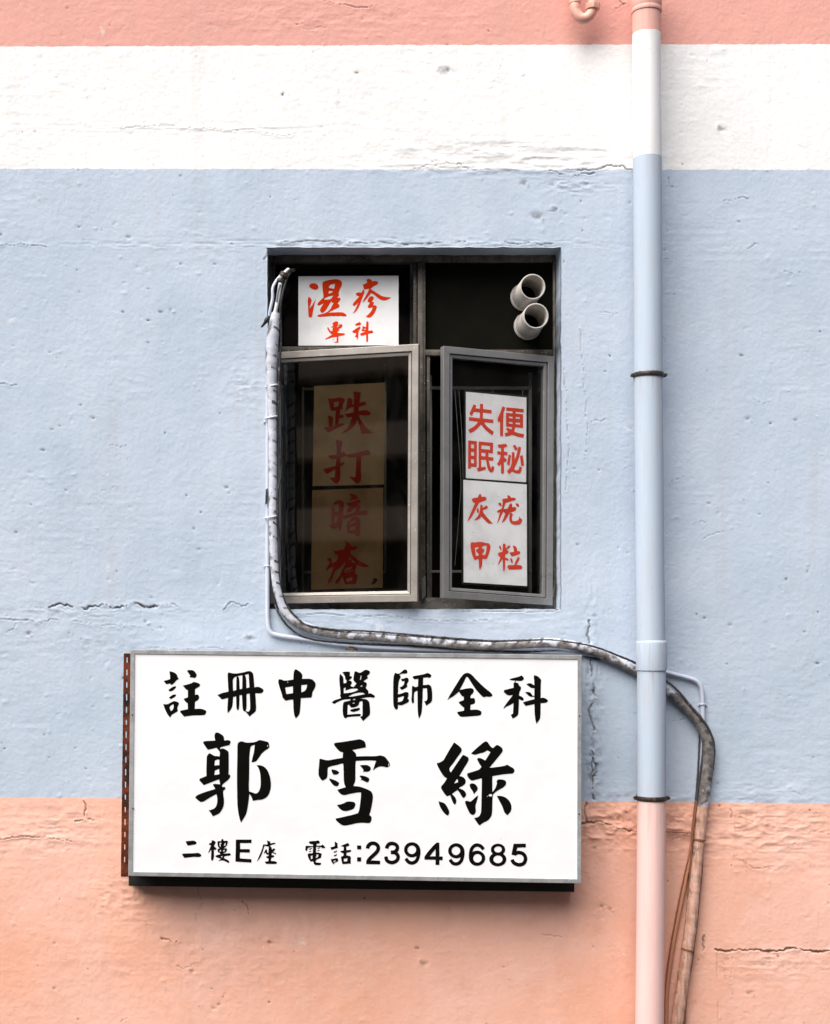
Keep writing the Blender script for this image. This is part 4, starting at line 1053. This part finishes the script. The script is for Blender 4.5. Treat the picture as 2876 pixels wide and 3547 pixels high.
for x, y in ((460, 2476), (461, 2800), (2008, 2480), (2007, 2820)):
    MB().lathe(W(x, y, dS), (0, -1, 0), [(0, 0.0035), (0.0012, 0.003), (0.0015, 0.0001)], 12).build("screw_head", M["clampm"], sg)

# ------------------------------------------------------------------ downpipe
dp = thing("downpipe", "thick plastic downpipe painted in the same bands as the wall", "pipe", W(2249, 3600, 0.11))
DPD = 0.115
RP = 47.6 * S
def pc(px, py): return W(px, py, DPD)
upper = [(2239.5, -60), (2240, 290), (2243, 560), (2246, 1300), (2252, 2000), (2256.5, 2290)]
lower = [(2257.0, 2300), (2257, 2750), (2254, 3150), (2250, 3600)]
MB().tube([pc(*p) for p in upper], RP, 48).build("pipe_section", M["pipe"], dp)
MB().tube([pc(*p) for p in lower], RP * 1.005, 48).build("pipe_section", M["pipe"], dp)
c = pc(2257.3, 2322)
MB().lathe(c, (0, 0, 1), [(0, RP*1.005), (0, RP*1.075), (0.004, RP*1.085), (0.112, RP*1.085), (0.117, RP*1.07), (0.122, RP*1.005)], 48).build("coupling", M["pipe"], dp)
c = pc(2240, 46)
MB().lathe(c, (0, 0, 1), [(0, RP*1.0), (0, RP*1.05), (0.003, RP*1.07), (0.013, RP*1.07), (0.016, RP*1.045), (0.021, RP*1.045), (0.023, RP*1.06), (0.062, RP*1.06), (0.064, RP*1.045),
         (0.069, RP*1.045), (0.071, RP*1.06), (0.16, RP*1.06), (0.165, RP)], 48).build("socket_collar", M["pipe"], dp)
def pipe_clamp(px, py, label):
    c = pc(px, py)
    r = RP * 1.02
    cl = MB()
    cl.lathe(c, (0, 0, 1), [(-0.009, r), (-0.009, r + 0.003), (-0.004, r + 0.005), (0.004, r + 0.005), (0.009, r + 0.003), (0.009, r)], 40)
    for s_ in (-1, 1):
        cl.box(c + Vector((s_*(r - 0.002), -0.006, -0.007)), c + Vector((s_*(r + 0.012), 0.006, 0.007)))
        cl.tube([c + Vector((s_*(r*0.55), RP*0.8, 0)), c + Vector((s_*(r*0.55), DPD, 0))], 0.005, 8)
    o = cl.build("pipe_clamp", M["clampm"], dp, label, bevel=0.0)
    for s_ in (-1, 1):
        MB().lathe(c + Vector((s_*(r + 0.010), -0.014, 0)), (0, 1, 0), [(0, 0.0001), (0, 0.006), (0.009, 0.006), (0.009, 0.0035), (0.03, 0.0035)], 6).build("bolt", M["clampm"], o)
pipe_clamp(2247, 1300, None)
pipe_clamp(2257, 2764, None)

# trap pipe at the top
tp = thing("trap_pipe", "small peach painted pipe with a U-bend at the top edge, left of the downpipe", "pipe", W(2010, 60, 0.08))
Z8 = 1727/500
def z8(x, y): return (1900 + x/Z8, y/Z8)
pth, _ = route([(*z8(316, -260), 0.075), (*z8(316, -60), 0.075), (*z8(316, 50), 0.078), (*z8(330, 140), 0.082), (*z8(366, 198), 0.085), (*z8(420, 222), 0.088),
                (*z8(478, 200), 0.09), (*z8(520, 140), 0.09), (*z8(532, 90), 0.09)], None, 4)
MB().tube(pth, 17.3*S, 24).build("bend", M["trap"], tp)
MB().lathe(W(*z8(316, 42), 0.077), (0, 0, 1), [(0, 17.5*S), (0, 19.5*S), (0.008, 19.7*S), (0.20, 19.7*S)], 24).build("sleeve", M["trap"], tp)
MB().lathe(W(*z8(530, 116), 0.09), (0.03, 0, 1), [(0, 14*S), (0, 24*S), (0.003, 25*S), (0.024, 25*S), (0.027, 22*S), (0.0275, 15*S)], 8).build("nut", M["trap"], tp)
MB().tube([W(*z8(530, 60), 0.09), W(*z8(531, -260), 0.09)], 16.3*S, 24).build("riser", M["trap"], tp)

# ------------------------------------------------------------------ cables and conduit
K = IW / 1736
def k17(*L): return [(p[0]*K, p[1]*K, *p[2:]) for p in L]

bd = thing("wrapped_pipe_bundle", "tape-wrapped pipe bundle running from the window down behind the downpipe", "pipe bundle", W(950, 1900, 0.02))
tape_path = k17((577, 655, .045, 15), (571, 700, .045, 21), (568, 750, .042, 21), (568, 800, .040, 18), (570, 900, .038, 15), (571, 1000, .038, 14.5), (571, 1100, .038, 14.5), (574, 1180, .036, 14.5),
                (582, 1240, .034, 15), (602, 1285, .032, 16), (640, 1311, .032, 16), (700, 1325, .032, 16), (800, 1333, .032, 16), (900, 1341, .034, 17), (1000, 1349, .036, 17), (1080, 1347, .036, 16.5),
                (1150, 1344, .036, 17), (1200, 1350, .034, 17), (1250, 1364, .030, 17.5), (1300, 1387, .026, 18), (1340, 1408, .024, 18), (1390, 1440, .024, 18), (1430, 1474, .026, 18), (1462, 1510, .028, 19),
                (1480, 1552, .03, 20), (1480, 1600, .03, 19.5), (1473, 1660, .03, 20), (1466, 1720, .03, 19), (1459, 1790, .03, 18), (1452, 1860, .03, 19), (1445, 1930, .03, 20), (1434, 2010, .03, 20),
                (1424, 2080, .03, 21), (1410, 2180, .03, 21))
P_, R_ = route(tape_path, None, 7)
rr = random.Random(3)
R_ = [r * (1 + 0.02*math.sin(i*0.9) + rr.uniform(-.03, .03)) for i, r in enumerate(R_)]
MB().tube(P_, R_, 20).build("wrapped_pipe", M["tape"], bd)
# bare tails above the wrapping
def tail(pts, r, mat, label=None):
    p, _ = route(pts, 0.05, 5)
    MB().tube(p, r, 10).build("pipe_tail", mat, bd, label)
Z1 = 1736/600
def z1(x, y, *d): return (880 + x/Z1, 820 + y/Z1, *d)
tail([z1(345, 330, -.02), z1(300, 390, .02), z1(268, 460, .045), z1(245, 600, .05), z1(222, 720, .048), z1(200, 800, .045)], 0.0085, M["tie"], "white insulated tail")
tail([z1(380, 335, -.03), z1(340, 395, .02), z1(312, 470, .04), z1(275, 620, .05), z1(262, 760, .045), z1(268, 900, .04), z1(268, 1100, .04), z1(255, 1300, .045), z1(245, 1440, .04)], 0.0055, M["black"], "black tail")
tail([z1(330, 335, -.02), z1(250, 410, .03), z1(210, 465, .045), z1(188, 520, .05), z1(186, 620, .05), z1(165, 720, .05), z1(150, 800, .045)], 0.006, M["conduit"], "grey tail")
tail([z1(400, 335, -.04), z1(350, 345, .0), z1(300, 400, .03), z1(255, 450, .055)], 0.007, M["clampm"], "dark tail")
tail([z1(262, 480, .055), z1(240, 560, .057), z1(228, 650, .057)], 0.0045, M["cable_orange"], "orange streaked tail")
lap = MB()
for x, y, w, a in ((300, 372, 26, 0.5), (268, 440, 30, 0.35)):
    c = W(*z1(x, y), 0.05)
    lap.lathe(c + Vector((0, 0.012, 0)), (math.sin(a), 0, math.cos(a)), [(-0.008, 0.012), (-0.007, 0.018), (0.007, 0.018), (0.008, 0.012)], 14)
lap.build("tape_wrap", M["clampm"], bd)
kn = MB()
p, r = route([z1(150, 800, .07, 6), z1(130, 830, .075, 8), z1(105, 870, .07, 5), z1(75, 905, .06, 3)], None, 3)
kn.tube(p, r, 8)
kn.build("tape_knot", M["black"], bd)
for x, y in ((570, 806), (569, 872), (568, 1081)):
    tp_ = MB()
    X0, Y0 = x*K, y*K
    p, _ = route([(X0 - 24, Y0 + 5, .015), (X0 - 22, Y0 + 4, .03), (X0 - 8, Y0 + 1, .058), (X0 + 8, Y0 - 2, .060), (X0 + 17, Y0 - 3, .045), (X0 + 15, Y0 - 3, .02)], None, 4)
    tp_.tube(p, 0.0035, 8)
    tp_.build("cable_tie", M["tie"], bd)
lb = MB()
lb.hexa([W(921, 1695, .034), W(929, 1690, .034), W(927, 1742, .034), W(919, 1750, .034)], [W(921, 1695, .028), W(929, 1690, .028), W(927, 1742, .028), W(919, 1750, .028)])
lb.build("dark_tag", M["black"], bd, bevel=0.001)
for k_, (x, y, a) in enumerate(((1463, 1755, .1), (1438, 1985, .2))):
    c = W(x*K, y*K, .03)
    MB().lathe(c, (a, 0, 1), [(-0.004, 0.023), (-0.003, 0.027), (0.003, 0.027), (0.004, 0.023)], 16).build("wire_binding", M["cable_paint"], bd)

cd = thing("conduit", "thin painted conduit bending under the window and back down right of the downpipe", "conduit", W(928, 2180, 0.01))
p, _ = route([(928, 1300), (928, 1500), (927.5, 1800), (927, 2080), (928, 2150), (936, 2186), (962, 2200), (1060, 2214), (1220, 2236), (1400, 2247), (1600, 2254), (1850, 2258), (2050, 2268), (2180, 2295), (2309, 2329),
              (2372, 2345), (2408, 2357), (2426, 2376), (2433, 2412), (2435, 2486), (2436, 2560), (2432, 2650), (2420, 2760)], 0.013, 6)
MB().tube(p, 7.6*S, 14).build("conduit_tube", M["conduit"], cd)
for x, y in ((928, 1460), (928, 1960), (2434, 2440)):
    cs = MB(); cs.bar(x - 16, y - 6, x + 16, y + 6, 0.003, 0.0); cs.tube([W(x - 10, y, .004), W(x - 8, y, .018), W(x, y, .0245), W(x + 8, y, .018), W(x + 10, y, .004)], 0.003, 8)
    cs.build("conduit_clip", M["conduit"], cd)

def cable(label, pts, r, mat, d=None, seed=0, name="cable", cat="cable", group=None):
    p, _ = route(pts, d, 7, 0.7, seed)
    o = MB().tube(p, r, 10).build(name, mat)
    tag(o, label, cat, group)
    return o
def z3(x, y, *d): return (880 + x/2.677, 1400 + y/2.677, *d)
def z6(x, y, *d): return (1500 + x/2.142, 2150 + y/2.142, *d)
def z7(x, y, *d): return (2050 + x/2.142, 2150 + y/2.142, *d)
def z9(x, y, *d): return (2050 + x/2.387, 2650 + y/2.387, *d)
cable("thin black cable draped along the top of the wrapped bundle", [(968, 1130, .03), (972, 1300, .03), (964, 1420, .04), (966, 1545, .04), (975, 1630, .035), (964, 1700, .045), (963, 1800, .045), (972, 1890, .035), (966, 1980, .04),
      (976, 2050, .04), (1000, 2106, .045), (1030, 2140, .05), (1067, 2166, .05), (1164, 2181, .05), (1300, 2188, .05), (1500, 2205, .05), (1687, 2219, .05), (1780, 2219, .05), (1897, 2217, .05), (1967, 2224, .05), (2050, 2238, .045), (2120, 2262, .04), (2210, 2300, .025), (2300, 2350, .025)], 0.0042, M["black"])
cable("second black cable hugging the underside of the wrapped bundle", [(948, 2010, .02), (952, 2080, .02), (968, 2130, .02), (1010, 2180, .02), (1070, 2212, .02), (1200, 2228, .02), (1400, 2236, .02), (1600, 2250, .02), (1800, 2258, .02), (1950, 2258, .015), (2080, 2285, .012)], 0.0045, M["black"])
cable("black cable on the outer edge of the bundle right of the downpipe", [z7(480, 400, .03), z7(556, 450, .035), z7(640, 520, .045), z7(740, 640, .05), z7(840, 760, .05), z7(892, 860, .045), z7(910, 960, .04), z7(900, 1080, .035), z7(884, 1180, .035), z7(872, 1280, .035), z7(852, 1400, .035), z7(840, 1520, .035),
      z9(920, 620, .03), z9(912, 780, .03), z9(906, 920, .03), z9(884, 1120, .03), z9(868, 1300, .03), z9(848, 1460, .03), z9(824, 1640, .03), z9(794, 1800, .03), z9(776, 1980, .03), z9(768, 2200, .03)], 0.0052, M["cable_paint"], None, 2)
cable("dark cable hanging along the inner edge of the bundle to the frame bottom", [z7(690, 610, .03), z7(770, 740, .03), z7(818, 860, .03), z7(826, 930, .03), z7(815, 1060, .03), z7(795, 1200, .03), z7(778, 1340, .03), z7(760, 1500, .03), z9(834, 560, .03), z9(822, 800, .028),
      z9(800, 1100, .028), z9(782, 1300, .028), z9(764, 1520, .028), z9(735, 1700, .028), z9(700, 1900, .028), z9(655, 2200, .028)], 0.0045, M["cable_paint"], None, 3)
cable("thin grey cable straying left of the bundle beside the downpipe", [z7(800, 840, .015), z7(796, 960, .015), z7(786, 1150, .015), z7(770, 1340, .015), z7(752, 1500, .015), z7(742, 1580, .015), z9(820, 700, .02), z9(780, 860, .02), z9(735, 1060, .018), z9(690, 1290, .018), z9(650, 1520, .018), z9(618, 1760, .018), z9(600, 2200, .018)], 0.0036, M["cable_paint"], None, 4)
cable("orange painted cable slanting down to the foot of the downpipe", [z9(838, 540, .016), z9(828, 660, .016), z9(795, 850, .016), z9(752, 1080, .016), z9(710, 1290, .016), z9(672, 1500, .016), z9(640, 1720, .016), z9(622, 1900, .016), z9(615, 2200, .016)], 0.0085, M["cable_orange"], None, 5)
cable("short dark cable tied horizontally between downpipe and bundle", [z7(500, 1562, .012), z7(560, 1565, .012), z7(640, 1570, .012), z7(738, 1575, .016)], 0.0030, M["cable_paint"], None, 6)
